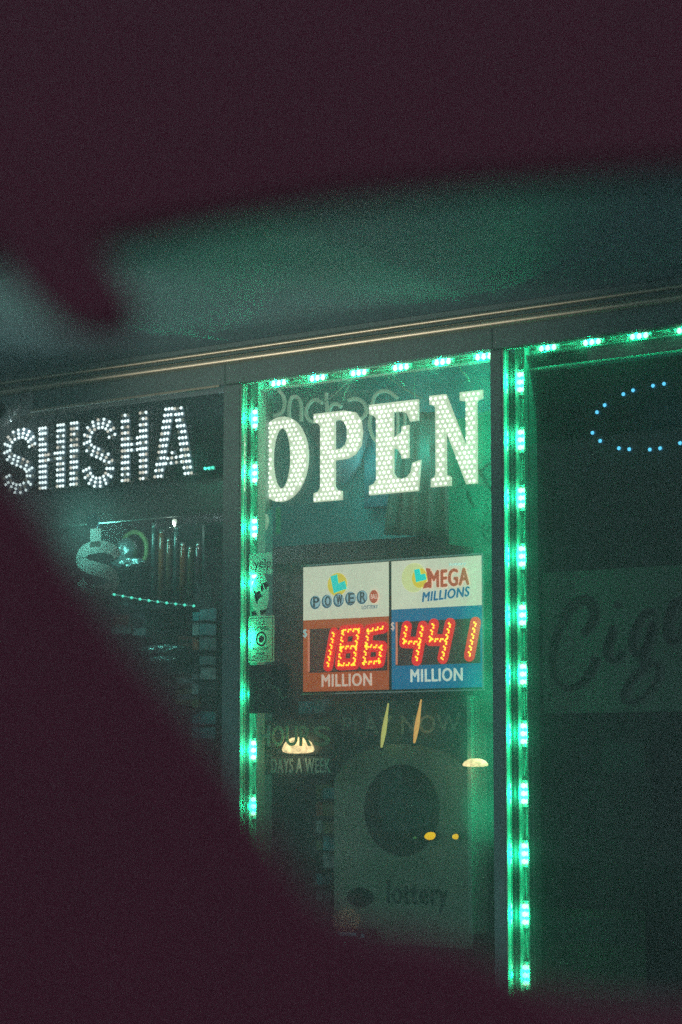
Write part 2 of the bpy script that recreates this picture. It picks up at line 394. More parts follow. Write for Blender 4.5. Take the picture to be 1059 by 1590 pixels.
def open_letter(ch, px0, px1, pyt, pyb):
    x0, x1, z0, z1 = fit(px0, px1, pyt, pyb, YO)
    Wd, H = x1-x0, z1-z0
    if ch == 'O':
        out = bez_ellipse(x0+Wd/2, z0+H/2, Wd/2, H/2, 44); inn = [bez_ellipse(x0+Wd*.51, z0+H*.51, Wd*.165, H*.355, 36)]
    else:
        o_, i_ = LET[ch]; out = [(x0+p[0]*Wd, z0+p[1]*H) for p in o_]; inn = [[(x0+p[0]*Wd, z0+p[1]*H) for p in q] for q in i_]
    # plate with holes: bridge via curve object -> mesh
    cu = bpy.data.curves.new('c', 'CURVE'); cu.dimensions = '2D'; cu.fill_mode = 'BOTH'; cu.extrude = .004; cu.bevel_depth = 0
    for ring in [out]+inn:
        sp = cu.splines.new('POLY'); sp.points.add(len(ring)-1); sp.use_cyclic_u = True
        for k, p in enumerate(ring): sp.points[k].co = (p[0], p[1], 0, 1)
    t = bpy.data.objects.new('tmp', cu); sc.collection.objects.link(t); bpy.context.view_layer.update()
    me = bpy.data.meshes.new_from_object(t.evaluated_get(bpy.context.evaluated_depsgraph_get())); bpy.data.objects.remove(t)
    for v in me.vertices: v.co = (v.co.x, YO-v.co.z, v.co.y)
    bm = bmesh.new(); bm.from_mesh(me); bmesh.ops.recalc_face_normals(bm, faces=bm.faces); bm.to_mesh(me); bm.free()
    me.materials.clear(); me.materials.append(M['open_plate'])
    pl = bpy.data.objects.new('letter', me); sc.collection.objects.link(pl); pl.parent = sign
    # leds on a staggered grid inside the outline
    ld = MB(); sxp, szp = .0175, .0148; row = 0; z = z0+.008
    def ok(q, mrg):
        for a in range(6):
            p = (q[0]+mrg*math.cos(a*math.pi/3), q[1]+mrg*math.sin(a*math.pi/3))
            if not inside(p, out) or any(inside(p, h) for h in inn): return False
        return True
    while z < z1:
        x = x0+.006+(sxp/2 if row % 2 else 0)
        while x < x1:
            if ok((x, z), .0038): ld.led((x+random.uniform(-.0008,.0008), YO-.004, z+random.uniform(-.0006,.0006)), random.uniform(.0038,.0056), .005)
            x += sxp
        z += szp; row += 1
    ld.build('led_dots', M['led_white'], pl)
open_letter('O', 396, 479, 645+7, 788-5)
open_letter('P', 488, 563, 643, 780)
open_letter('E', 574, 658, 629, 769)
open_letter('N', 668, 750, 615, 757)
# hanging cords
for (a, b) in (((548,583),(500,628)), ((590,575),(655,618))):
    A = G(*a, YO); B = G(*b, YO); n = 22; P = []
    for i in range(n+1):
        f = i/n; q = A.lerp(B, f); q.z -= .006*math.sin(math.pi*f); q.y += .002*math.sin(i*2.1); q.z += .001*math.cos(i*2.1); P.append(q)
    MB().tube(P, .0023, 6).build('cord', M['wire'], sign)

# ------------------------------------------------------------------ loose wires at the top of the lit bay
def wire(label, pts, r=.0018, m='wire'):
    mb = MB(); P = [Vector(p) for p in pts]; Q = []
    for i in range(len(P)-1):
        p0, p1, p2, p3 = P[max(i-1,0)], P[i], P[i+1], P[min(i+2, len(P)-1)]
        for k in range(8):
            t = k/8; Q.append(.5*((2*p1)+(-p0+p2)*t+(2*p0-5*p1+4*p2-p3)*t*t+(-p0+3*p1-3*p2+p3)*t**3))
    Q.append(P[-1]); mb.tube(Q, r, 6)
    return tag(mb.build('loose_wire', M[m]), label, 'wire', 'loose wires in the lit bay')
wire('curly pale wire dangling above the letter N of OPEN', [G(a, b, .015) for a, b in ((712,563),(716,575),(724,583),(729,592))], .0022)
wire('thin straight wire hanging above the letter E of OPEN', [G(a, b, .015) for a, b in ((643,572),(644,590),(643,606),(644,622))], .0008)
wire('looped pale wire hooked under the top strip above the letter P', [G(a, b, .015) for a, b in ((535,578),(541,582),(543,592),(539,604),(535,612),(533,622))], .0014)
wire('short pale wire tucked behind the top strip left of the N', [G(a, b, .015) for a, b in ((585,572),(600,578),(612,583),(630,600))], .0012)

# ------------------------------------------------------------------ mirrored script sign behind OPEN
neon = thing('script_sign', 'mirrored milky tube lettering seen from behind, above the OPEN sign', 'sign')
def stroke(pts, y=.20, r=.0062, closed=False):
    P = [G(a, b, y) for a, b in pts]; n = len(P); Q = []
    for i in range(n if closed else n-1):
        idx = [(i-1) % n, i, (i+1) % n, (i+2) % n] if closed else [max(i-1,0), i, i+1, min(i+2,n-1)]
        p0, p1, p2, p3 = [P[k] for k in idx]
        for k in range(6):
            t = k/6; Q.append(.5*((2*p1)+(-p0+p2)*t+(2*p0-5*p1+4*p2-p3)*t*t+(-p0+3*p1-3*p2+p3)*t**3))
    Q.append(P[0] if closed else P[-1])
    MB().tube(Q, r, 8).build('tube_letter', M['tube'], neon)
stroke([(433,606),(440,615),(442,628),(437,641),(427,645),(417,641),(410,633)])
stroke([(450,652),(449,632),(453,618),(460,616),(466,622),(468,634),(468,654)])
stroke([(500,626),(492,621),(483,624),(476,636),(477,648),(486,655),(497,651)], closed=False)
stroke([(507,610),(507,622),(508,640),(506,652)])
stroke([(530,632),(522,627),(515,630),(511,640),(514,650),(524,652)])
stroke([(541,622),(551,619),(562,623),(568,632),(568,643),(561,650),(551,651)])
stroke([(577,640),(581,617),(592,608),(605,609),(617,618)])
stroke([(577,640),(574,660),(580,680),(592,690),(604,686)])
stroke([(617,628),(618,660),(616,684)], r=.005)
stroke([(628,626),(629,655),(626,680)], r=.005)
MB().box(G(412,600,.215).x, G(650,600,.215).x, .207, .212, G(500,664,.215).z, G(500,661,.215).z).build('mount_bar', M['acrylic'], neon)

# ------------------------------------------------------------------ display behind the OPEN sign
M['teal_board'] = mat('teal_display_board', (.22,.50,.54), .7, noise=.25, nscale=6)
x0, x1, z0, z1 = R(418, 600, 775, 850, .42)
tag(MB().box(x0-.1, x1+.2, .42, .43, z0, 2.58).build('display_board', M['teal_board']), 'dark teal board closing the bay behind the OPEN sign', 'board')
M['drape'] = mat('pale_green_cloth', (.40,.50,.42), .7, noise=.12, nscale=10)
# draped cloth with folds fanning out from a gathered top
def drape(name, label, top, bot, y, folds, amp, m, cat, zig=.0):
    n, k = 72, 14; vs = []; fs = []
    for j in range(k+1):
        g = j/k
        for i in range(n+1):
            f = i/n
            a = G(top[0]+(top[2]-top[0])*f, top[1]+(top[3]-top[1])*f, y); b = G(bot[0]+(bot[2]-bot[0])*f, bot[1]+(bot[3]-bot[1])*f, y)
            q = a.lerp(b, g); q.y += amp*(.4+g)*(math.sin(f*folds*2*math.pi+1.5*math.sin(f*5))+.4*math.sin(f*folds*4.3+g*2)); vs.append(q)
    for j in range(k):
        for i in range(n):
            p = j*(n+1)+i; fs.append((p, p+1, p+n+2, p+n+1))
    mb = MB(); mb.add(vs, fs, True); o = mb.build(name, m)
    sd = o.modifiers.new('thick', 'SOLIDIFY'); sd.thickness = .003
    return tag(o, label, cat)
drape('draped_cloth', 'pale green cloth hanging in fanned folds below the letters E and N', (618,640,706,640), (594,830,724,836), .30, 6, .012, M['drape'], 'cloth')
M['plum'] = mat('dull_plum_card', (.34,.20,.26), .7, noise=.25, nscale=9)
M['bluegrey'] = mat('blue_grey_card', (.16,.20,.26), .7, noise=.25, nscale=9)
hp = [G(a, b, .34) for a, b in ((480,668),(497,700),(512,745),(536,752),(556,722),(572,668),(566,650),(548,642),(524,650),(508,644),(490,650))]
tag(MB().poly([(p.x, p.z) for p in hp], .34, .352).build('heart_card', M['plum']), 'faded plum heart-shaped card behind the letter P of OPEN', 'card')
x0, x1, z0, z1 = R(566, 655, 612, 790, .38)
tag(MB().box(x0, x1, .375, .385, z0, z1).build('display_card', M['bluegrey'], bevel=.003), 'blue grey display card standing behind the letter E of OPEN', 'card')
# dark shelf below the display
x0, x1, z0, z1 = R(425, 868, 735, 885, .30)
sh = thing('window_shelf', 'dark wooden shelf just above the lottery jackpot sign', 'shelf')
MB().box(x0, x1+.05, .30, .415, z0-.01, z0+.02).build('shelf_board', M['dark'], sh, bevel=.002)
for xx in (x0+.05, x1-.02): MB().box(xx, xx+.015, .31, .41, z0-.09, z0-.0105).build('bracket', M['dark'], sh)
# white hook and green tag at the left
hk = MB().lathe(G(412, 812, .05), [(.0, .030), (.008, .026), (.0125, .010), (.011, -.008), (.006, -.020), (0, -.026)], 14)
tag(hk.build('hanging_bulb', M['tube']), 'small white teardrop ornament hanging beside the O of OPEN', 'ornament')
M['green_sheet'] = mat('green_tinted_sheet', (.12,.62,.36), .5, trans=.5, noise=.12, nscale=5)
x0, x1, z0, z1 = R(428, 788, 436, 830, .08)
tag(MB().sheet(x0, x1, .08, z0, z1).build('hanging_tag', M['green_sheet']), 'narrow green tag hanging under the O of OPEN', 'tag')
# green poster at right with black scrawl
po = thing('green_poster', 'tall green translucent poster with black brush scrawl, right edge of the lit bay', 'poster')
x0, x1, z0, z1 = R(697, 655, 764, 1120, .12)
x1 = post2[0]+.08
y = .135
tl = [(G(697,655,y).x, G(697,655,y).z), (G(764,632,y).x+.05, G(764,632,y).z), (G(764,632,y).x+.05, G(764,1120,y).z), (G(735,1122,y).x, G(735,1122,y).z), (G(735,870,y).x, G(735,850,y).z), (G(697,840,y).x, G(697,845,y).z)]
MB().add([(q[0], y, q[1]) for q in tl], [tuple(range(6))]).build('sheet', M['green_sheet'], po)
def brush(pts, r, y=.128):
    P = [G(a, b, y) for a, b in pts]; k = len(P)
    MB().tube(P, [r*(.5+.7*math.sin(math.pi*(i+.6)/k)) for i in range(k)], 6).build('scrawl', M['black'], po)
brush([(742,729),(748,732),(754,724),(763,719)], .0045); brush([(744,733),(750,740),(757,752),(764,764)], .005)
brush([(725,762),(728,772),(731,780),(736,788)], .0045); brush([(752,788),(756,786),(759,794),(753,802),(750,794)], .0035)
brush([(752,812),(749,820),(757,826),(760,816)], .003); brush([(749,826),(754,836),(760,840)], .0035)
# the display behind the sign is brightened by added fill lamps further down

# ------------------------------------------------------------------ jackpot sign
YJ = .075
jp = thing('jackpot_sign', 'lit two-panel lottery sign showing red 186 million and 441 million', 'sign')
def lit(name, c, k, noise=.05): return mat(name, c, .45, emit=c, es=k*1.4, noise=noise, nscale=40)
M['j_white'] = lit('jackpot_white', (.78,.76,.60), .78)
M['j_orange'] = lit('jackpot_orange', (.50,.085,.018), .70, .12)
M['j_blue'] = lit('jackpot_blue', (.008,.17,.36), .70, .10)
M['j_letter'] = lit('jackpot_lettering', (.95,.70,.60), .62)
M['j_letter2'] = lit('jackpot_lettering_pale', (.75,.78,.72), .75)
M['j_teal'] = lit('logo_teal', (.0,.62,.58), .95)
M['j_yellow'] = lit('logo_yellow', (.85,.62,.05), .8)
M['j_pale_yellow'] = lit('logo_pale_yellow', (.80,.80,.38), .75)
M['j_navy'] = lit('logo_ball_rim', (.03,.13,.22), .7)
M['j_ball'] = lit('logo_ball', (.33,.52,.60), .75)
M['j_red'] = lit('logo_red', (.52,.075,.03), .8)
M['j_navytext'] = lit('logo_letter_dark', (.03,.06,.09), .6)
M['j_bluetext'] = lit('logo_letter_blue', (.01,.13,.30), .85)
M['j_lightblue'] = lit('logo_light_blue', (.35,.65,.68), .8)
M['j_win'] = mat('display_window', (.03,.02,.025), .3, emit=(.045,.022,.025), es=1)
M['chrome'] = mat('bright_trim', (.8,.85,.85), .2, .9)
ja = G(471, 884, YJ); jb = G(750, 857, YJ)
JZ1 = (ja.z+jb.z)/2; JZ0 = (G(471, 1077, YJ).z+G(750, 1066, YJ).z)/2
JX0, JX1 = ja.x, G(750, 960, YJ).x; JM0 = G(603.5, 970, YJ).x; JM1 = G(608, 970, YJ).x
def zz(px, py): return G(px, py, YJ).z
MB().box(JX0-.003, JX1+.004, YJ+.002, YJ+.055, JZ0-.004, JZ1+.004).build('cabinet', M['dark'], jp, bevel=.002)
tr = MB().box(JX0-.004, JX1+.005, YJ-.006, YJ+.001, JZ1, JZ1+.005).box(JX1, JX1+.006, YJ-.006, YJ+.001, JZ0-.004, JZ1).box(JX0-.004, JX1+.005, YJ-.006, YJ+.001, JZ0-.008, JZ0-.004)
tr.build('trim', M['chrome'], jp)
bands = {'l': zz(480, 960), 'r': zz(680, 938)}
for side, xa, xb, zb, colr in (('l', JX0, JM0, (zz(480, 963)), 'j_orange'), ('r', JM1, JX1-.001, zz(640, 945), 'j_blue')):
    pn = MB().box(xa, xb, YJ, YJ+.0015, zb, JZ1-.002).build('logo_panel', M['j_white'], jp)
    lo = MB().box(xa, xb, YJ, YJ+.0015, JZ0+.002, zb-.0003).build('prize_panel', M[colr], jp)
    if side == 'l': PL, QL, ZL = pn, lo, zb
    else: PR, QR, ZR = pn, lo, zb
# prize windows
def win(px0, pyt, px1, pyb, par):
    x0, x1, z0, z1 = R(px0, pyt, px1, pyb, YJ)
    MB().box(x0, x1, YJ-.0015, YJ-.0003, z0, z1).build('display_window', M['j_win'], par)
win(480, 977, 601.5, 1045, QL); win(614.5, 966, 746, 1034, QR)
M['bar'] = lit('pinkish_bar', (.75,.22,.14), .8)
for (px, a, b, par, mm) in ((480, 978, 1043, QL, 'bar'), (616.5, 966, 1032, QR, 'bar')):
    x0, x1, z0, z1 = R(px-1, a, px+1.4, b, YJ); MB().box(x0, x1, YJ-.004, YJ-.0016, z0, z1).build('side_bar', M['bar'], par)
ptext('prize_unit', 'MILLION', 500, 1068-.0, 577, 1068-20, YJ-.0004, M['j_letter'], QL, bold=.012) if False else None
def jtext(s, px0, pxr, pytl, pybl, m, par, y=YJ-.0003, **kw):
    x0, x1, z0, z1 = R(px0, pytl, pxr, pybl, y); return text_obj('lettering', s, x0, x1, z0, z1, y, M[m], par, depth=.0012, **kw)
jtext('MILLION', 500, 577, 1047.5, 1066.5, 'j_letter', QL, bold=.06)
jtext('MILLION', 638, 718, 1039.5, 1059, 'j_letter2', QR, bold=.06)
jtext('$', 470.8, 477, 977, 991, 'j_lightblue', QL); jtext('$', 607.5, 612.5, 966, 980, 'j_letter', QR)
jtext('PRIZE ESTIMATED BEFORE TAXES', 642, 715, 1063.5, 1066, 'j_lightblue', QR) if False else None
# digits: slanted segments, each a glowing red shape for the LED bloom, with two staggered rows
def digit(pls, par):
    lens = MB(); dots = MB()  # lens: red bloom round the LEDs, built as a glowing stroke
    for pl in pls:
        P = [G(a, b, YJ-.002) for a, b in pl]
        for A, B in zip(P[:-1], P[1:]):
            d = (B-A); L = d.length; t = d.normalized(); nrm = Vector((-t.z, 0, t.x))
            r = .0178; ring = []
            for k in range(9): a = math.pi*k/8; ring.append(B + nrm*(-r*math.cos(a)) + t*(r*math.sin(a)))
            for k in range(9): a = math.pi*k/8; ring.append(A + nrm*(r*math.cos(a)) - t*(r*math.sin(a)))
            i = digit.n; digit.n += 1
            lens.poly([(q.x, q.z) for q in ring], YJ-.0045-.00022*(i % 11), YJ-.0017)
            n = max(3, int(L/.0088))
            for k in range(n+1):
                q = A.lerp(B, k/n) + nrm*(.0030*(1 if k % 2 else -1))
                dots.led((q.x, YJ-.0068, q.z), .0034, .003)
                q2 = A.lerp(B, (k+.0)/n) + nrm*(.0030*(-1 if k % 2 else 1))+t*.0028
                if k % 2 == 0: dots.led((q2.x, YJ-.0068, q2.z), .0030, .003)
    o = lens.build('digit', M['seg_red'], par); dots.build('led_dots', M['led_yellow'], o)
digit.n = 0
digit([[(519,983),(510,1034)]], QL)
digit([[(534,980),(558,978),(553.5,1004.5),(551,1031),(528,1032),(531,1006),(534,980)], [(531,1006),(553.5,1004.5)]], QL)
digit([[(596,974.5),(573,979),(570,1003),(566,1030),(590,1028),(594,1004),(570,1003)]], QL)
digit([[(632,973),(628,997.5),(652.5,998)], [(657,973),(647.5,1025)]], QR)
digit([[(674,969.5),(668.7,994),(693,994)], [(699.5,968.5),(688,1022)]], QR)
digit([[(739,967),(729.5,1018)]], QR)
# left logo: sun, tile letter and ball lettering
def disc(px, py, rx, rz, y0, y1, m, name, par, n=28):
    c = G(px, py, YJ); return MB().poly([(c.x+rx*math.cos(2*math.pi*k/n), c.z+rz*math.sin(2*math.pi*k/n)) for k in range(n)], y0, y1).build(name, M[m], par)
def polyL(pts, y0, y1, m, name, par):
    P = [G(a, b, YJ) for a, b in pts]; return MB().poly([(p.x, p.z) for p in P], y0, y1).build(name, M[m], par)
disc(524, 907.5, .038, .036, YJ-.0012, YJ-.0002, 'j_yellow', 'sun_disc', PL)
polyL([(514,895),(524,892),(526,906),(536,902),(539,914),(519,921)], YJ-.0030, YJ-.0014, 'j_teal', 'tile_letter', PL)
for ch, px, py in (('P',490.5,935.5),('O',508.5,934),('W',526.5,932),('E',545,929.5),('R',563,927.5)):
    disc(px, py, .0205, .0215, YJ-.0036, YJ-.0031, 'j_navy', 'ball_rim', PL)
    disc(px+1, py-1, .0165, .0178, YJ-.0042, YJ-.0037, 'j_ball', 'ball', PL)
    jtext(ch, px-3.6, px+4.8, py-8, py+7, 'j_navytext', PL, y=YJ-.0043, bold=.06)
disc(581.5, 926.5, .0165, .0205, YJ-.0042, YJ-.0037, 'j_red', 'ball', PL)
jtext('BALL', 576, 587, 922.5, 930, 'j_letter', PL, y=YJ-.0043)
jtext('LOTTERY', 562, 587, 940.5, 946, 'j_navy', PL)
# right logo
disc(643, 897, .046, .045, YJ-.0009, YJ-.0002, 'j_pale_yellow', 'sun_disc', PR)
disc(652, 897.5, .028, .030, YJ-.0018, YJ-.0010, 'j_yellow', 'sun_disc', PR)
polyL([(644,885),(652,883),(654,892),(661,891),(663,900),(647,904)], YJ-.0040, YJ-.0022, 'j_teal', 'tile_letter', PR)
polyL([(662,882),(669,883),(668,912),(657,914),(660,906),(665,903)], YJ-.0028, YJ-.0020, 'j_red', 'logo_wedge', PR)
jtext('MEGA', 667, 728, 886, 912, 'j_red', PR, y=YJ-.0030, bold=.09, slope=.02)
jtext('MILLIONS', 656, 729, 917.5, 932, 'j_bluetext', PR, y=YJ-.0008, bold=.09, shear=.15, slope=.06)
jtext('lottery', 698, 724, 874, 880, 'j_lightblue', PR)
# its own light falling on what stands near it

# ------------------------------------------------------------------ stickers on the glass, left of the lit bay
M['stk'] = mat('translucent_vinyl', (.72,.80,.74), .5, trans=.82, noise=.1, nscale=20)
M['stk_dark'] = mat('dark_vinyl', (.10,.075,.085), .5, noise=.3, nscale=20)
M['print'] = mat('printed_black', (.01,.02,.02), .6, trans=.1)
YS = -.031
MB().box(post2[0]+.012, post2[0]+.026, .121, .47, 0, 2.59).build('light_stop', M['room'], shop)  # added side wall, stops the display light leaking into the right bay
lamp('room_fill', 'POINT', (-1.3, 1.2, 2.2), 5.0, (.75,.95,1.0), shop, .15)  # added point lights standing in for the unseen shop lighting
lamp('room_fill', 'POINT', (.35, 1.2, 1.9), 2.0, (.8,.95,1.0), shop, .15)
# unseen teal fill lamps, added to brighten the display
for i, x in enumerate((-.17,-.02,.14,.30,.46)): lamp('display_fill', 'POINT', (x, .30, 2.22), .45, (.08,.85,.75), shop, .08)
def psheet(px0, pyt, px1, pyb, y):
    x0, x1, z0, z1 = R(px0, pyt, px1, pyb, y); return MB().sheet(x0, x1, y, z0, z1)
def prect(px0, pyt, px1, pyb, y, d=.0012):
    x0, x1, z0, z1 = R(px0, pyt, px1, pyb, y); return MB().box(x0, x1, y, y+d, z0, z1)
s1 = thing('window_sticker', 'small green sticker reading yelp, topmost of the column on the glass', 'sticker', 'stickers on the glass')
psheet(387, 860, 423, 893, YS).build('vinyl', M['stk'], s1); ptext('print', 'yelp', 395, 868, 421, 887, YS-.0004, M['print'], s1, depth=.0005)
s2 = thing('window_sticker', 'round green sticker with a black bird shape, below the yelp sticker', 'sticker', 'stickers on the glass')
c = G(404, 923, YS)
MB().add([(c.x+.036*math.cos(2*math.pi*k/32), YS, c.z+.066*math.sin(2*math.pi*k/32)) for k in range(32)], [tuple(range(32))]).build('vinyl', M['stk'], s2)
b = MB()
for pts in (((393,914),(398,920),(403,918),(408,926),(402,930),(399,938),(396,930),(395,921)), ((404,910),(408,907),(410,915),(406,919)), ((408,906),(415,903),(418,909),(412,915)), ((391,950),(397,948),(399,955),(391,957)), ((404,948),(414,946),(411,953),(405,955))):
    P = [G(q[0], q[1], YS) for q in pts]; b.poly([(p.x, p.z) for p in P], YS-.0009, YS-.0003)
b.build('print', M['print'], s2)
s3 = thing('window_sticker', 'framed rectangular notice with a ring symbol, lit bright green', 'sticker', 'stickers on the glass')
psheet(386, 957.5, 426, 1029, YS).build('vinyl', M['stk'], s3)
x0, x1, z0, z1 = R(388, 960, 424, 1026, YS)
b = MB(); t_ = .0022
b.box(x0, x1, YS-.0009, YS-.0003, z1-t_, z1).box(x0, x1, YS-.0009, YS-.0003, z0, z0+t_).box(x0, x0+t_, YS-.0009, YS-.0003, z0+t_, z1-t_).box(x1-t_, x1, YS-.0009, YS-.0003, z0+t_, z1-t_)
b.build('border', M['print'], s3)
cc = ((x0+x1)/2, (z0+z1)/2)
rg = MB(); n = 28
vs = []
for rr in (1, .76):
    for yy in (YS-.0009, YS-.0003): vs += [(cc[0]+.021*rr*math.cos(2*math.pi*k/n), yy, cc[1]+.024*rr*math.sin(2*math.pi*k/n)) for k in range(n)]
fs = []
for k in range(n):
    k2 = (k+1) % n; fs += [(k, k2, 2*n+k2, 2*n+k), (n+k, n+k2, 3*n+k2, 3*n+k), (k, k2, n+k2, n+k), (2*n+k, 2*n+k2, 3*n+k2, 3*n+k)]
rg.add(vs, fs); rg.poly([(cc[0]+.011*math.cos(a*.785), cc[1]+.011*math.sin(a*.785)) for a in range(8)], YS-.0009, YS-.0003)
rg.build('print', M['print'], s3)
for s_, a, b_ in (('FACE', 965, 971), ('COVERINGS', 973, 979), ('REQUIRED', 1006, 1011), ('PRIOR', 1012.5, 1017), ('PRODUCTS', 1018, 1023)):
    hw = 12 if len(s_) > 5 else 7
    ptext('print', s_, 404.5-hw, a, 404.5+hw, b_, YS-.0004, M['print'], s3, depth=.0005, bold=.05)
s4 = thing('window_sticker', 'square dark sticker with a faint wheelchair symbol, lowest on the glass', 'sticker', 'stickers on the glass')
psheet(387, 1033, 456, 1108, YS).build('vinyl', M['stk_dark'], s4)
M['faint'] = mat('faint_print', (.80,.80,.62), .5)
def gp(a, b): return G(a, b, YS-.002)
b = MB(); b.tube([gp(414,1045), gp(415,1068), gp(432,1068), gp(438,1084), gp(445,1082)], .0022, 6)
b.tube([gp(420+17*math.cos(a), 1076+17*math.sin(a)) for a in [2.4+(.33*k) for k in range(0,16)] if True][::-1], .0018, 6) if False else None
b.tube([gp(418+16*math.cos(math.radians(q)), 1080+16*math.sin(math.radians(q))) for q in range(-110-180, 40-0, 15)][3:], .0020, 6)
b.build('symbol', M['faint'], s4)
# hours board
hb = thing('hours_board', 'faded board reading HOURS, DAYS A WEEK, low in the lit bay', 'sign')
M['hb_dark'] = mat('hours_board_face', (.07,.10,.11), .5, noise=.5, nscale=22)
M['hb_letter'] = mat('hours_lettering', (.60,.85,.80), .5)
M['hb_letter2'] = mat('hours_lettering_gold', (.72,.80,.50), .5)
YH = .05
prect(398, 1119, 521, 1172, YH).build('board', M['hb_dark'], hb)
for ch, a, b_, mm in (('H',402,419,'hb_letter'), ('O',423,441,'hb_letter2'), ('U',445,462,'hb_letter2'), ('R',466,483,'hb_letter2'), ('S',488,512,'hb_letter2')):
    ptext('lettering', ch, a, 1127.5, b_, 1158, YH-.032, M[mm], hb, bold=.05)
ptext('lettering', '7 DAYS A WEEK', 410, 1178, 513, 1200, YH-.001, M['hb_letter'], hb, bold=.05)
prect(408, 1174, 516, 1203, YH+.002).build('board', M['hb_dark'], hb)

# ------------------------------------------------------------------ lottery poster (play now)
yp = .16
pp = thing('lottery_poster', 'large dark poster with a pale dome, black ball and faint PLAY NOW', 'poster')
M['pp'] = mat('poster_dark_teal', (.12,.22,.24), .45, noise=.15, nscale=8)
M['pp_dome'] = mat('poster_dome', (.50,.56,.46), .5, noise=.2, nscale=7)
M['pp_ball'] = mat('poster_ball', (.035,.03,.04), .5, noise=.2, nscale=7)
M['pp_ball2'] = mat('poster_ball_patch', (.09,.14,.16), .5)
M['pp_text'] = mat('poster_faint_text', (.62,.74,.66), .5)
x0, x1, z0, z1 = R(519, 1090, 733, 1462, yp)
MB().box(x0, x1, yp, yp+.004, z0, z1).build('sheet', M['pp'], pp)
# dome (clipped ellipse)
pts = []
cxm = (x0+x1)/2; zd = G(625, 1155, yp).z
for k in range(25):
    a = math.pi*k/24; pts.append((cxm-(x1-x0)/2*.998*math.cos(a), zd-.13+.13*math.sin(a)))
pts = [(x0+.001, z0+.001)] + pts + [(x1-.001, z0+.001)]
MB().poly(pts, yp-.0012, yp-.0003).build('dome', M['pp_dome'], pp)
c = G(624, 1258, yp)
def ell(c, rx, rz, y0, y1, n=36): return MB().poly([(c.x+rx*math.cos(2*math.pi*k/n), c.z+rz*math.sin(2*math.pi*k/n)) for k in range(n)], y0, y1)
ell(c, .142, .140, yp-.0024, yp-.0014).build('ball', M['pp_ball'], pp)
P = [G(a, b, yp) for a, b in ((592,1200),(622,1190),(626,1218),(650,1232),(672,1250),(668,1280),(640,1288),(600,1292),(590,1262))]
MB().poly([(p.x, p.z) for p in P], yp-.0032, yp-.0026).build('ball_patch', M['pp_ball2'], pp)
ptext('lettering', 'PLAY NOW', 532, 1113, 715, 1140, yp-.0008, M['pp_text'], pp, depth=.0006, bold=.05)
M['pp_dk'] = mat('poster_dark_text', (.09,.11,.11), .5)
ptext('lettering', 'lottery', 602, 1368, 695, 1413, yp-.0016, M['pp_dk'], pp, depth=.0006, bold=.05)
c = G(560, 1393, yp); ell(c, .052, .030, yp-.0024, yp-.0014).build('ball', M['pp_ball'], pp)
# bright green edge strip of the poster holder
x0, x1, z0, z1 = R(730.5, 1080, 734, 1450, .10)
eh = thing('poster_holder', 'slim upright acrylic edge catching green light beside the lottery poster', 'holder')
MB().box(x1-.009, x1+.006, .085, yp+.01, z0, z1).build('edge', M['frame'], eh, bevel=.001)

# ------------------------------------------------------------------ goods on racks seen past the boards
def hue(h, s, v):
    import colorsys; return colorsys.hsv_to_rgb(h, s, v)
PK = [mat('packet_%s' % n, tuple(min(.85,q*1.9) for q in c), .5, noise=.3, nscale=40) for n, c in (('blue', (.20,.34,.38)), ('pale', (.42,.50,.50)), ('red', (.42,.10,.06)), ('grey', (.22,.26,.27)), ('dark', (.06,.05,.06)), ('teal', (.08,.36,.40)), ('olive', (.22,.21,.09)))]
def rack(label, px0, px1, py0, py1, y, cols, rowh, group=None):
    t = thing('goods_rack', label, 'rack')
    xa, xb, za, zb = R(px0, py0, px1, py1, y)
    MB().box(xa-.01, xb+.01, y+.05, y+.06, za-.01, zb+.01).build('back_panel', M['roomdark'], t)
    z = za; cnt = 0
    while z < zb-.02 and cnt < 90:
        MB().box(xa-.008, xb+.008, y-.03, y+.05, z-.004, z-.001).build('shelf', M['dark'], t)
        x = xa
        w_ = (xb-xa)/cols
        for k in range(cols):
            h = rowh*random.uniform(.55, .88)
            if random.random() < .85: MB().box(x+.002, x+w_-.002, y-.025, y+.03, z, z+h).build('packet', random.choice(PK), t)
            x += w_; cnt += 1
        z += rowh
    return t
rack('narrow rack of cards and packets between hours board and lottery poster', 497, 519, 1205, 1400, .30, 2, .055)
rack('small rack of blue and pale packets under the jackpot sign', 470, 520, 1085, 1165, .34, 4, .06)
rack('dim rack of packets along the right side of the left window', 305, 327, 950, 1170, .30, 2, .05)

# ------------------------------------------------------------------ warm interior lamps, and warm reflections built as glowing shapes
M['lamp_warm'] = sampling(mat('warm_lamp_glass', (.9,.7,.5), .4, emit=(1.0,.66,.34), es=2.0, noise=.6, nscale=40), 'NONE')
M['glow_amber'] = sampling(mat('amber_reflection_glow', (.9,.6,.1), .4, emit=(1.0,.55,.0), es=1.4), 'NONE')  # parking-light reflections, put in as small glowing discs
def dish(label, px, py, y, rx, h, en, lw='lamp_warm'):
    c = G(px, py, y); t = thing('pendant_lamp', label, 'lamp', 'warm lamps inside the shop')
    t.location = c; t.scale = (1, .22, 1)
    MB().lathe((0,0,0), [(0, h*.5), (rx*.35, h*.47), (rx*.6, h*.36), (rx*.82, h*.15), (rx*.95, -h*.1), (rx, -h*.28), (rx*.93, -h*.42), (rx*.6, -h*.5), (0, -h*.52)], 20).build('lamp_shade', M[lw], t)
    MB().tube([(0,0,h*.45), (0,0,JZ0-c.z-.03)], .0012, 6).build('cable', M['dark'], t)
    lamp('bulb', 'POINT', (0,0,-h), en, (1,.72,.42), t, .05)
    return t
dish('broad warm lamp glowing behind the HOURS lettering', 463, 1157, .034, .064, .050, .02)
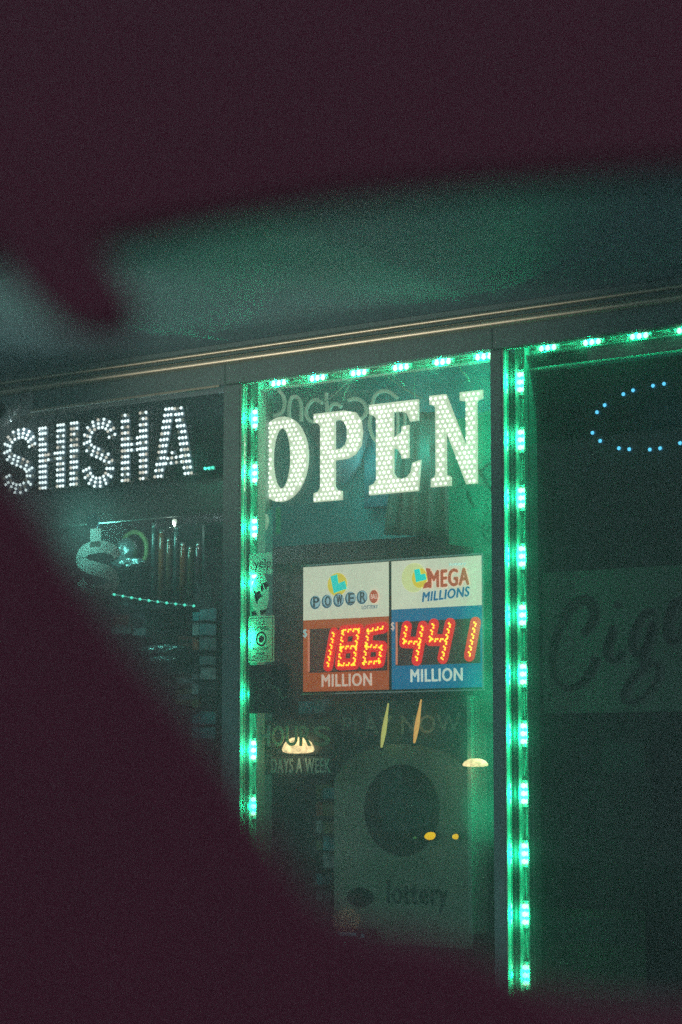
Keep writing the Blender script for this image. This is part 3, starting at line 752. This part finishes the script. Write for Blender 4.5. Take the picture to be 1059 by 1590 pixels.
dish('flat warm lamp hanging at the right edge of the lottery poster', 738, 1184, .06, .046, .024, .02)
for px, py, s, lb in ((668,1298,.013,'larger amber reflection low on the lottery poster'), (708,1299,.009,'smaller amber reflection nearest the green poster edge'), (645,1301,.005,'tiny dim amber reflection left of the two bright ones')):
    t = thing('amber_reflection', lb, 'light', 'amber reflections low in the lit bay'); c = G(px, py, .13); t.location = c; t.scale = (1.45 if s > .01 else 1.0, 1, .9); t.rotation_euler = (0, -.18, 0); c = Vector((0,0,0))
    MB().lathe((c.x, c.y, c.z), [(0, -.012), (s*.8, -.010), (s, -.002), (s, .004)], 14, 'y').build('lens', M['glow_amber'] if s > .006 else M['hb_letter2'], t)
    MB().lathe((c.x, c.y, c.z), [(s*1.12, -.001), (s*1.12, .02), (0, .02)], 14, 'y').build('housing', M['dark'], t)  # lens and housing shape added; each stands for a reflection
M['tube_y'] = mat('yellow_reflection_glow', (.5,.45,.2), .4, emit=(.55,.50,.14), es=1.3)  # warm reflection streaks, put in as glowing tubes
M['tube_o'] = mat('orange_reflection_glow', (.6,.35,.15), .4, emit=(.75,.36,.10), es=1.4)
for (a, b, mm, lb) in (((603,1092),(592,1162),'tube_y','slim yellow reflection streak below the jackpot sign, left of the pair'), ((654,1086),(643,1155),'tube_o','slim orange reflection streak below the jackpot sign, right of the pair')):
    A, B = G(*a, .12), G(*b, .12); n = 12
    t = thing('reflection_streak', lb, 'lamp', 'slim reflection streaks over the lottery poster')
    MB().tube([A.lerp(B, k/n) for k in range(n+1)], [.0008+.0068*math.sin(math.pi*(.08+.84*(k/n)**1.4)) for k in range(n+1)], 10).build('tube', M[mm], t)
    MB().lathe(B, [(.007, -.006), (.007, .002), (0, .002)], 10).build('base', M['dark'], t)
# low bluish device under the poster
dv = thing('card_terminal', 'small device with bluish lit edge at the foot of the lottery poster', 'device')
M['dev'] = mat('blue_lit_screen', (.1,.2,.25), .4, emit=(.08,.22,.26), es=1)
c = G(545, 1452, .12)
MB().box(c.x-.06, c.x+.07, .12, .20, c.z-.10, c.z+.02).build('body', M['dark'], dv, bevel=.006)
MB().box(c.x-.05, c.x+.02, .117, .1195, c.z-.002, c.z+.008).build('screen', M['dev'], dv)
MB().box(c.x+.04, c.x+.052, .117, .1195, c.z-.006, c.z+.006).build('button', M['dev'], dv)
b = MB(); b.led((c.x-.02, .1195, c.z-.024), .004); b.build('indicator', M['led_cyan'], dv)
MB().box(c.x-.03, c.x+.03, .117, .1195, c.z-.062, c.z-.058).build('slot', M['dev'], dv)

# ------------------------------------------------------------------ left window: SHISHA sign
YH = .06
sh = thing('shisha_sign', 'long dotted white LED sign reading SHISHA in the left window', 'sign')
x0, x1 = G(-14, 700, YH).x, G(352, 700, YH).x
ztop, zbot = G(150, 634, YH).z, G(150, 760, YH).z
M['acrylic_dark'] = glass_mat('smoked_acrylic', .05, tint=(.35,.42,.45), nscale=9)
MB().box(x0, x1, YH+.010, YH+.014, zbot, ztop).build('backing_panel', M['acrylic_dark'], sh)
def led_letter(strokes, plate=True, warm=.12, dimset=()):
    """strokes: list of (centreline in photo px, rows across, spacing count, half width px)"""
    pl = MB(); groups = {'led_cool': MB(), 'led_warm': MB(), 'led_dim': MB()}
    for pts, nacross, nalong, hw in strokes:
        P = [G(a, b, YH) for a, b in pts]
        seg = [0]
        for i in range(len(P)-1): seg.append(seg[-1]+(P[i+1]-P[i]).length)
        def at(s):
            for i in range(len(P)-1):
                if s <= seg[i+1]+1e-9:
                    f = (s-seg[i])/(seg[i+1]-seg[i]); return P[i].lerp(P[i+1], f), (P[i+1]-P[i]).normalized()
            return P[-1], (P[-1]-P[-2]).normalized()
        hwm = hw*.00205*1.22
        for k in range(nalong):
            q, t = at(seg[-1]*k/max(1, nalong-1)); nr = Vector((-t.z, 0, t.x))
            if len(P) == 2 and abs(t.z) > .75: nr = Vector((1,0,0)) if t.z < 0 else Vector((-1,0,0))
            for j in range(nacross):
                o = (j-(nacross-1)/2)/max(1,(nacross-1)/2) if nacross > 1 else 0
                g = 'led_dim' if random.random() < .07 else ('led_warm' if random.random() < warm else 'led_cool')
                p = q+nr*o*hwm; groups[g].led((p.x, YH-.002, p.z), .0055, .005)
        if plate:
            n = len(P)
            for i in range(n-1):
                a, b_ = P[i], P[i+1]; t = (b_-a).normalized(); nr = Vector((-t.z,0,t.x))*(hwm+.006)
                pl.add([a+nr+Vector((0,.004,0)), a-nr+Vector((0,.004,0)), b_-nr+Vector((0,.004,0)), b_+nr+Vector((0,.004,0))], [(0,1,2,3)])
    o = pl.build('letter', M['shisha_plate'], sh)
    sd = o.modifiers.new('t', 'SOLIDIFY'); sd.thickness = .003
    for g, mb_ in groups.items():
        if mb_.v: mb_.build('led_dots', M[g], o)
def Spath(px0, px1, pyt, pyb, sl=-.118):
    c = [(.93,.26),(.86,.13),(.68,.055),(.48,.05),(.28,.09),(.15,.19),(.12,.31),(.20,.41),(.38,.475),(.58,.525),(.78,.60),(.86,.71),(.83,.83),(.70,.92),(.50,.95),(.30,.92),(.16,.84),(.10,.73)]
    W_, H_ = px1-px0, pyb-pyt
    # smooth
    Q = []
    n = len(c)
    for i in range(n-1):
        p0, p1, p2, p3 = c[max(i-1,0)], c[i], c[i+1], c[min(i+2,n-1)]
        for k in range(4):
            t = k/4; Q.append(tuple(.5*((2*p1[d])+(-p0[d]+p2[d])*t+(2*p0[d]-5*p1[d]+4*p2[d]-p3[d])*t*t+(-p0[d]+3*p1[d]-3*p2[d]+p3[d])*t**3) for d in (0,1)))
    Q.append(c[-1])
    return [(px0+a*W_, pyt+b*H_+sl*a*W_) for a, b in Q]
led_letter([(Spath(6, 54, 672, 767), 3, 23, 5.6)], warm=.05)
led_letter([([(67,665),(67,758)], 3, 12, 5.4), ([(95,660),(94,755)], 3, 12, 5.4), ([(76,706),(86,704)], 1, 2, 0), ([(76,714),(86,712)], 1, 2, 0)])
led_letter([([(116,657),(115,752)], 3, 12, 5.4)], warm=.3)
led_letter([(Spath(130, 178, 656, 757), 3, 23, 5.6)])
led_letter([([(195,645),(195,746)], 3, 12, 5.2), ([(223,641),(223,743)], 3, 12, 5.2), ([(205,681),(214,680)], 1, 2, 0), ([(205,690),(214,689)], 1, 2, 0), ([(205,699),(214,698)], 1, 2, 0)], warm=.35)
led_letter([([(263,635),(246,740)], 3, 12, 5.6), ([(277,634),(293,735)], 3, 12, 5.6), ([(261,712),(281,709)], 1, 4, 0), ([(258,720),(283,717)], 1, 4, 0), ([(268,703),(273,702)],1,1,0)], warm=.2)
lamp('sign_lamp', 'POINT', (-1.405, YH-.03, 2.40), .07, (.8,.95,1.0), sh, .004)
# little cyan module right of SHISHA and its fellow above
for (px, py, lb) in ((325,727,'small cyan three-dot light right of the letter A of SHISHA'),):
    t = thing('led_module', lb, 'light'); c = G(px, py, .04)
    MB().box(c.x-.028, c.x+.028, .04, .048, c.z-.009, c.z+.009).build('body', M['dark'], t, bevel=.002)
    b = MB()
    for k in (-1,0,1): b.led((c.x+k*.0165, .04, c.z), .0058)
    b.build('led_dots', M['led_cyan'], t); lamp('bulb', 'POINT', (c.x, .02, c.z), .03, (.1,1,.7), t, .01)

# header film band behind the left glass
M['film'] = mat('grey_window_film', (.33,.36,.33), .6, noise=.12, nscale=6)
x0, x1 = xL+.03, post1[0]-.002
zA, zB = G(200, 752, .09).z, G(200, 808, .09).z
tag(MB().box(x0, x1, .09, .11, zB, zA).build('fascia_board', M['film'], bevel=.002), 'plain grey fascia board under the SHISHA sign', 'board')
M['blue_stk'] = mat('blue_sticker', (.05,.08,.16), .5, noise=.4, nscale=60)
c = G(127, 808, .03); tag(ell(c, .028, .033, .084, .0865).build('round_sticker', M['blue_stk']), 'small round blue sticker on the grey board under SHISHA', 'sticker')
# S decal on the glass
M['decal'] = mat('pale_grey_vinyl', (.80,.86,.82), .6, trans=.75, noise=.1, nscale=20)
def ribbon(P, r, y0, y1):
    vs = []; fs = []; n = len(P)
    for i, q in enumerate(P):
        t = (P[min(i+1,n-1)]-P[max(i-1,0)]).normalized(); nr = Vector((-t.z,0,t.x))*(r[i] if isinstance(r, list) else r)
        vs += [(q.x+nr.x, y0, q.z+nr.z), (q.x-nr.x, y0, q.z-nr.z)]
    fs = [(2*i, 2*i+1, 2*i+3, 2*i+2) for i in range(n-1)]
    return MB().add(vs, fs)
PS = [G(a, b_, -.04) for a, b_ in Spath(120, 190, 846, 922, .0)]
dd = thing('dollar_decal', 'big pale grey dollar sign stuck on the left window glass', 'decal')
ribbon(PS, [.017+.006*math.sin(math.pi*i/len(PS)) for i in range(len(PS))], -.0490, -.0482).build('curve', M['decal'], dd)
x0, x1, z0, z1 = R(140, 821, 157, 850, -.0495); MB().sheet(x0, x1, -.0495, z0, z1).build('bar', M['decal'], dd)
x0, x1, z0, z1 = R(146, 916, 163, 940, -.0495); MB().sheet(x0, x1, -.0495, z0, z1).build('bar', M['decal'], dd)
M['note'] = mat('paper_note', (.45,.52,.50), .7, noise=.15, nscale=30)
tag(prect(303, 908, 327, 947, .02).build('paper_note', M['note']), 'pale paper note at the end of the lit shelf', 'note')

# side shelf receding into the room with a row of cyan LEDs on its edge
ds = thing('light_string', 'slanting string of small cyan lights below the glass tubes', 'lights')
A, B = G(165, 921, .25), G(302, 941, .25); P = []
for k in range(31):
    f = k/30; q = A.lerp(B, f); q.z -= .004*math.sin(math.pi*f); P.append(q)
MB().tube(P, .0022, 6).build('cable', M['wire'], ds)
for k in range(11):
    q = P[k*3]; b = MB(); b.led((q.x, q.y-.003, q.z), .0050); b.build('bulb', M['led_cyan'], ds)
lamp('shelf_lamp', 'POINT', (A.x+.12, .12, A.z+.20), 1.1, (.25,1,.85), ds, .05)
# display cabinet goods: glass tubes, skull, bags, boxes standing on a counter
ys = .34
SHZ = G(260, 934, ys).z
cb = thing('display_counter', 'dark stepped display counter inside the left window', 'counter')
MB().box(G(60,930,ys).x, G(330,930,ys).x, ys-.06, ys+.28, SHZ-.03, SHZ-.012).build('shelf', M['dark'], cb)
z2 = G(250, 1036, ys).z
MB().box(G(150,1000,ys).x, G(330,1000,ys).x, ys-.08, ys+.28, z2-.03, z2-.010).build('shelf', M['dark'], cb)
z3 = G(290, 1096, ys).z
MB().box(G(200,1090,ys).x, G(330,1000,ys).x, ys-.08, ys+.28, z3-.03, z3-.010).build('shelf', M['dark'], cb)
MB().box(G(60,930,ys).x, G(332,930,ys).x, ys+.285, ys+.30, .45, G(200,812,ys).z+.02).build('back_panel', M['roomdark'], cb)
MB().box(G(331,930,ys).x, G(334,930,ys).x, ys-.06, ys+.28, .45, SHZ+.25).build('side_panel', M['dark'], cb)
TM = [mat('tube_%s' % nme, c_, .12, noise=.4, nscale=25, spec=.9) for nme, c_ in (('brown', (.16,.08,.05)), ('rust', (.30,.08,.03)), ('slate', (.06,.10,.10)), ('olive', (.10,.10,.05)), ('plum', (.13,.06,.08)))]
words = ['rust capped', 'tall slate', 'short brown', 'dark olive', 'plum tinted', 'slim rust', 'stout brown', 'shiny slate']
for i, (px, top, wpx, mi) in enumerate(((238,812,8,2),(250,822,9,1),(262,835,9,0),(273,815,8,2),(284,842,10,1),(296,848,10,3),(309,842,12,4),(321,846,8,4))):
    c = G(px, 932, ys); hgt = G(px, top, ys).z-SHZ+.012; r = wpx*.00118
    t = thing('glass_tube', '%s glass tube, %s from the left on the lit shelf' % (words[i], ['first','second','third','fourth','fifth','sixth','seventh','eighth'][i]), 'tube', 'upright glass tubes on the lit shelf')
    MB().lathe((c.x, ys, SHZ-.012), [(0,0),(r,0),(r,hgt*.9),(r*.8,hgt*.95)], 14).build('body', TM[mi], t)
    MB().lathe((c.x, ys, SHZ-.012), [(r*.84,hgt*.95),(r*.84,hgt),(0,hgt)], 14).build('cap', M['alu'], t)
# skull ornament with a halo ring
M['silver'] = mat('crinkled_silver', (.45,.52,.54), .25, .7, noise=.3, nscale=30, bump=.6, bscale=60)
t = thing('skull_ornament', 'silvery skull ornament inside a dim ring on the shelf', 'ornament')
c = G(196, 862, ys)
bm = bmesh.new(); bmesh.ops.create_icosphere(bm, subdivisions=3, radius=1)
for v in bm.verts:
    p = v.co; x_, y_, z_ = p
    s_ = 1-.28*max(0, -z_)
    eye = sum(math.exp(-(((x_-ex)**2+(z_-.02)**2)/.035)) for ex in (-.36,.36))*(1 if y_ < 0 else 0)
    nose = math.exp(-((x_**2+(z_+.32)**2)/.012))*(1 if y_ < 0 else 0)
    v.co = Vector((x_*.040*s_, y_*.045*(1-.35*eye-.25*nose), z_*.052))+Vector((c.x, ys, c.z+.01))
me = bpy.data.meshes.new('skull'); bm.to_mesh(me); bm.free(); me.materials.append(M['silver'])
for p in me.polygons: p.use_smooth = True
o = bpy.data.objects.new('skull', me); sc.collection.objects.link(o); o.parent = t
b = MB()
for k in range(9): b.obox((c.x-.028+.007*k, ys-.03, c.z-.050), Vector((.0028,0,0)), Vector((0,.004,0)), Vector((0,0,.008)))
b.build('teeth', M['white'], t)
MB().tube([(c.x+.062*math.cos(a*.3142), ys+.04, c.z+.02+.066*math.sin(a*.3142)) for a in range(21)], .009, 8).build('ring', PK[6], t)
MB().lathe((c.x, ys, SHZ-.011), [(0,.0),(.035,0),(.03,.012),(.012,.018),(.012,c.z-SHZ-.035),(0,c.z-SHZ-.034)], 14).build('stand', M['dark'], t)
# crumpled silver garland in front of it
def crumple(name, label, px0, px1, pyt, pyb, y, m, cat, seed):
    rnd = random.Random(seed); bm = bmesh.new(); bmesh.ops.create_icosphere(bm, subdivisions=4, radius=1)
    x0, x1, z0, z1 = R(px0, pyt, px1, pyb, y); cx_, cz_ = (x0+x1)/2, (z0+z1)/2
    for v in bm.verts:
        p = v.co.copy(); k = 1+.10*math.sin(p.x*11+seed)*math.sin(p.z*9)+.05*rnd.uniform(-1,1)
        v.co = Vector((cx_+p.x*(x1-x0)/2*k, y+p.y*.045*k, cz_+p.z*(z1-z0)/2*k))
    me = bpy.data.meshes.new(name); bm.to_mesh(me); bm.free(); me.materials.append(m)
    o = bpy.data.objects.new(name, me); sc.collection.objects.link(o); return tag(o, label, cat)
crumple('tinsel', 'crinkled bluish silver tinsel below the skull ornament', 176, 224, 868, 888, ys-.05, M['silver'], 'tinsel', 3)
crumple('foil_bag', 'long crumpled silver foil bag on the second shelf', 216, 292, 1003, 1018, ys-.03, M['silver'], 'bag', 5)
crumple('foil_bag', 'shorter silver foil bag lying under the long one', 236, 276, 1019, 1032, ys-.05, M['silver'], 'bag', 9)
c = G(262, 1061, ys); tag(crumple('foil_ball', 'tiny silver foil ball glinting on the dark lower shelf', 258, 267, 1056, 1068, ys-.04, M['silver'], 'ball', 11))
def carton(label, px0, pyt, px1, pyb, m, y=None):
    y = y or ys-.02; x0, x1, z0, z1 = R(px0, pyt, px1, pyb, y); t = thing('carton', label, 'box', 'cartons in the left window')
    MB().box(x0, x1, y, y+.09, z0, z1).build('body', m, t, bevel=.003); MB().box(x0+.01, x1-.01, y-.0015, y-.0002, z0+(z1-z0)*.35, z0+(z1-z0)*.7).build('print', random.choice(PK), t)
carton('pale upright carton under the lit shelf, left of the pair', 172, 943, 203, 986, M['note'])
carton('greenish upright carton under the lit shelf, right of the pair', 206, 950, 226, 988, PK[3])
carton('rust brown carton on the lowest shelf of the left window', 272, 1048, 304, 1069, TM[1])
carton('olive carton beneath the rust brown one', 272, 1071, 305, 1095, PK[6])
carton('small red carton standing beside the long foil bag', 276, 988, 304, 1006, PK[2], ys+.04)
# spotlight bulb glinting above the tubes
t = thing('spot_bulb', 'small bright bulb above the glass tubes in the left window', 'bulb'); c = G(271, 811, .2)
M['bulb'] = sampling(mat('bulb_glass', (.9,.9,.8), .3, emit=(.9,.95,.8), es=1.2), 'NONE')
MB().lathe(c, [(0,.012),(.007,.010),(.008,0),(.004,-.012),(0,-.016)], 12).build('glass', M['bulb'], t)
MB().lathe(c, [(.005,.0125),(.005,.03),(0,.03)], 10).build('socket', M['dark'], t)
lamp('bulb_lamp', 'POINT', (c.x, .18, c.z-.02), .12, (.8,1,.9), t, .01)

# ------------------------------------------------------------------ security camera on the header
sec = thing('security_camera', 'pale round security camera mounted under the header at far left', 'camera')
c = G(8, 640, -.16)
MB().lathe((c.x+.0, -.073, c.z+.045), [(0,-.004),(.045,-.004),(.05,-.001),(.05,.0)], 24, 'y').build('mounting_plate', M['white'], sec)
MB().tube([(c.x, -.075, c.z+.045), (c.x, -.12, c.z+.035), (c.x, -.15, c.z+.01)], [.03,.026,.026], 16).build('arm', M['white'], sec)
o = MB().lathe((0,0,0), [(0,.055),(.030,.052),(.040,.035),(.043,0),(.041,-.028),(.036,-.034),(.033,-.030)], 28, 'y').build('housing', M['white'], sec); o.location = (c.x-.006, -.185, c.z-.006); o.rotation_euler = (math.radians(-12), 0, math.radians(30))
o2 = MB().lathe((0,0,0), [(.033,-.029),(.02,-.026),(.012,-.03),(0,-.031)], 24, 'y').build('lens', mat('camera_lens', (.01,.01,.012), .15), o)
# ------------------------------------------------------------------ right door: blue LED oval, cigar lettering, panels
YB = .07
ov = thing('oval_sign', 'oval sign outlined by paired blue LEDs inside the right-hand door', 'sign')
pts = [(968,612),(983,606),(1014,599),(1031,596),(939,629),(927,640),(920,672),(932,684.5),(961,696),(977,697.5),(1009,698),(1025,696),(1056,688)]
b = MB(); cen = G(1048, 646, YB)
for a, c_ in pts:
    q = G(a, c_, YB); b.led((q.x, YB, q.z), .0058, .005)
    if a < 1030: b.led((2*cen.x-q.x, YB, q.z), .0058, .005)
q0 = G(915, 655, YB); rx = cen.x-q0.x
ell(Vector((cen.x, 0, cen.z)), rx+.03, .155, YB+.004, YB+.010, 48).build('backing_panel', M['dark'], ov)
b.build('led_dots', M['led_blue'], ov)
lamp('sign_lamp', 'POINT', (cen.x, YB-.05, cen.z), .02, (.15,.6,1), ov, .1)
# frosted film with script lettering
fl = thing('cigar_lettering', 'faint frosted film with dark brush lettering starting Cig', 'lettering')
M['frost'] = mat('frosted_film', (.38,.37,.35), .7, noise=.12, nscale=7)
M['film_ink'] = mat('dark_red_ink', (.02,.008,.012), .6)
yF = .012
x0 = G(828, 1000, yF).x; zF1 = G(835, 888, yF).z; zF0 = G(835, 1108, yF).z
MB().box(xs2+.034, 2.1, yF+.04, yF+.044, zF0, zF1).build('film', M['frost'], fl)
YI = yF+.038
def brush2(name, pts, r):
    P = [G(a, b_, YI) for a, b_ in pts]; Q = []; n = len(P)
    for i in range(n-1):
        p0, p1, p2, p3 = P[max(i-1,0)], P[i], P[i+1], P[min(i+2,n-1)]
        for k in range(6):
            t = k/6; Q.append(.5*((2*p1)+(-p0+p2)*t+(2*p0-5*p1+4*p2-p3)*t*t+(-p0+3*p1-3*p2+p3)*t**3))
    Q.append(P[-1]); n = len(Q)
    mb = MB(); rs = [r*(.55+.6*abs(math.sin(math.pi*(.15+1.2*i/n)))) for i in range(n)]
    vs = []
    for i, q in enumerate(Q):
        t = (Q[min(i+1,n-1)]-Q[max(i-1,0)]).normalized(); nr = Vector((-t.z,0,t.x))*rs[i]
        for yy in (YI-.001, YI+.001): vs += [(q.x+nr.x, yy, q.z+nr.z), (q.x-nr.x, yy, q.z-nr.z)]
    fs = []
    for i in range(n-1):
        a = i*4; fs += [(a, a+1, a+5, a+4), (a+2, a+3, a+7, a+6), (a, a+2, a+6, a+4), (a+1, a+3, a+7, a+5)]
    mb.add(vs, fs); mb.build('brush_letter', M['film_ink'], fl)
brush2('C', [(903,984),(914,974),(921,955),(916,936),(903,932),(885,944),(869,972),(860,1005),(858,1040),(866,1062),(882,1069),(900,1062),(915,1045),(924,1020)], .0125)
brush2('i', [(951,972),(946,990),(941,1012),(947,1025),(958,1024),(966,1012)], .010)
brush2('dot', [(959,935),(955,944)], .009)
brush2('g', [(1016,950),(1000,952),(988,970),(980,995),(984,1012),(996,1012),(1006,995),(1014,965),(1004,1000),(998,1030),(1018,1032),(1020,1050),(1004,1076),(982,1090),(968,1086),(970,1070),(984,1050),(1000,1036)], .0095)
brush2('a', [(1062,930),(1045,938),(1036,962),(1034,985),(1042,998),(1054,990),(1064,960)], .010)
M['pan1'] = mat('dark_red_card', (.06,.035,.045), .7, noise=.3, nscale=12)
M['pan2'] = mat('olive_card', (.13,.15,.11), .7, noise=.25, nscale=8)
def card(label, px0, pyt, px1, pyb, y, m):
    x0, x1, z0, z1 = R(px0, pyt, px1, pyb, y); t = thing('door_poster', label, 'poster', 'dim posters on the right-hand door')
    MB().box(x0, x1, y, y+.003, z0, z1).build('sheet', m, t)
    MB().box(x0+.02, x1-.02, y-.001, y-.0002, z0+(z1-z0)*.62, z0+(z1-z0)*.9).build('picture', M['pp_dk'], t)
card('dark reddish poster on the right-hand door, under the cigar lettering', 926, 1138, 1012, 1300, .05, M['pan1'])
card('olive poster on the right-hand door, lowest of the dim ones', 836, 1408, 1003, 1545, .05, M['pan2'])
MB().box(xs2+.034, 2.1, .07, .08, .07, zF0-.004).build('door_backing', M['roomdark'], shop)
MB().box(xs2+.034, 2.1, .12, .13, zF0-.004, ZT-.08).build('door_backing', M['roomdark'], shop)

# ------------------------------------------------------------------ unseen floodlight added to brighten the mouldings (left of the car)
sl = thing('added_flood', 'unseen warm floodlight added low on the paving to light the header trim', 'light')
LX, LY, LZ = -3.6, -5.0, .35
MB().box(LX-.1, LX+.1, LY-.08, LY+.08, -.13, -.10).box(LX-.015, LX+.015, LY-.015, LY+.015, -.0995, LZ-.1).build('stand', M['dark'], sl, bevel=.003)
hd = MB().lathe((0,0,0), [(0,-.10),(.05,-.09),(.085,.02),(.09,.03),(.08,.03)], 24).build('housing', M['dark'], sl)
hl = MB().lathe((0,0,0), [(.078,.022),(.04,.03),(0,.032)], 20).build('lens', M['lamp_warm'], hd)
hd.location = (LX, LY, LZ); hd.rotation_euler = (Vector((.0,0,2.62))-Vector((LX,LY,LZ))).to_track_quat('Z','Y').to_euler()
lamp('added_flood_spot', 'SPOT', (LX+.06,LY+.09,LZ+.05), 180, (1,.93,.8), sl, .06, spot_size=math.radians(17), spot_blend=1.0).rotation_euler = (Vector((.05,0,2.70))-Vector((LX,LY,LZ))).to_track_quat('-Z','Y').to_euler()

# ------------------------------------------------------------------ damp night air
hz = MB().box(-25, 25, -25, 25, -1.3, 7.5)
hm = bpy.data.materials.new('night_haze'); hm.use_nodes = True; nt = hm.node_tree; nt.nodes.clear()
vo = nt.nodes.new('ShaderNodeVolumePrincipled'); vo.inputs['Color'].default_value = (.9,.9,.9,1); vo.inputs['Density'].default_value = HAZE; vo.inputs['Anisotropy'].default_value = .55
nt.links.new(vo.outputs[0], nt.nodes.new('ShaderNodeOutputMaterial').inputs['Volume'])
tag(hz.build('haze', hm), kind='stuff')

# ------------------------------------------------------------------ the parked car the picture is taken from
car = thing('parked_car', 'dark maroon interior of the parked car framing the view', 'car')
M['lining'] = mat('maroon_lining', (.165,.018,.046), .95, noise=.06, nscale=30)
def cp(px, py, d): return CAM + ray(px, py)*d
def slab(name, outline, d, back, m=None):
    """outline (in the window plane) given real thickness towards the driver"""
    P = [cp(a, b, d) for a, b in outline]; n = len(P); off = -Vector((FWD.x, FWD.y, 0)).normalized()*back
    vs = P+[p+off for p in P]
    bm = bmesh.new(); V = [bm.verts.new(p) for p in P]; f = bm.faces.new(V); bmesh.ops.triangulate(bm, faces=[f]); bm.verts.index_update()
    tri = [[v.index for v in q.verts] for q in bm.faces]; bm.free()
    fs = tri+[[i+n for i in t[::-1]] for t in tri]+[(i, (i+1) % n, (i+1) % n+n, i+n) for i in range(n)]
    return MB().add(vs, fs).build(name, m or M['lining'], car)
slab('roof_lining', [(-1500,560),(-400,452),(0,412),(200,385),(330,356),(530,322),(760,298),(1059,272),(1500,225),(2600,150),(2600,-500),(-1500,-500)], 1.0, .03)
slab('mirror_mount', [(-5,355),(70,352),(150,378),(178,420),(206,460),(222,498),(211,524),(164,536),(108,522),(62,482),(20,430)], .98, .03)
slab('door_panel', [(-900,640),(-200,715),(0,742),(45,768),(80,822),(142,918),(208,1008),(280,1094),(350,1184),(400,1258),(450,1338),(510,1410),(590,1440),(690,1456),(780,1498),(850,1534),(950,1552),(1059,1560),(1500,1580),(2600,1640),(2600,3300),(-900,3300)], .95, .04)
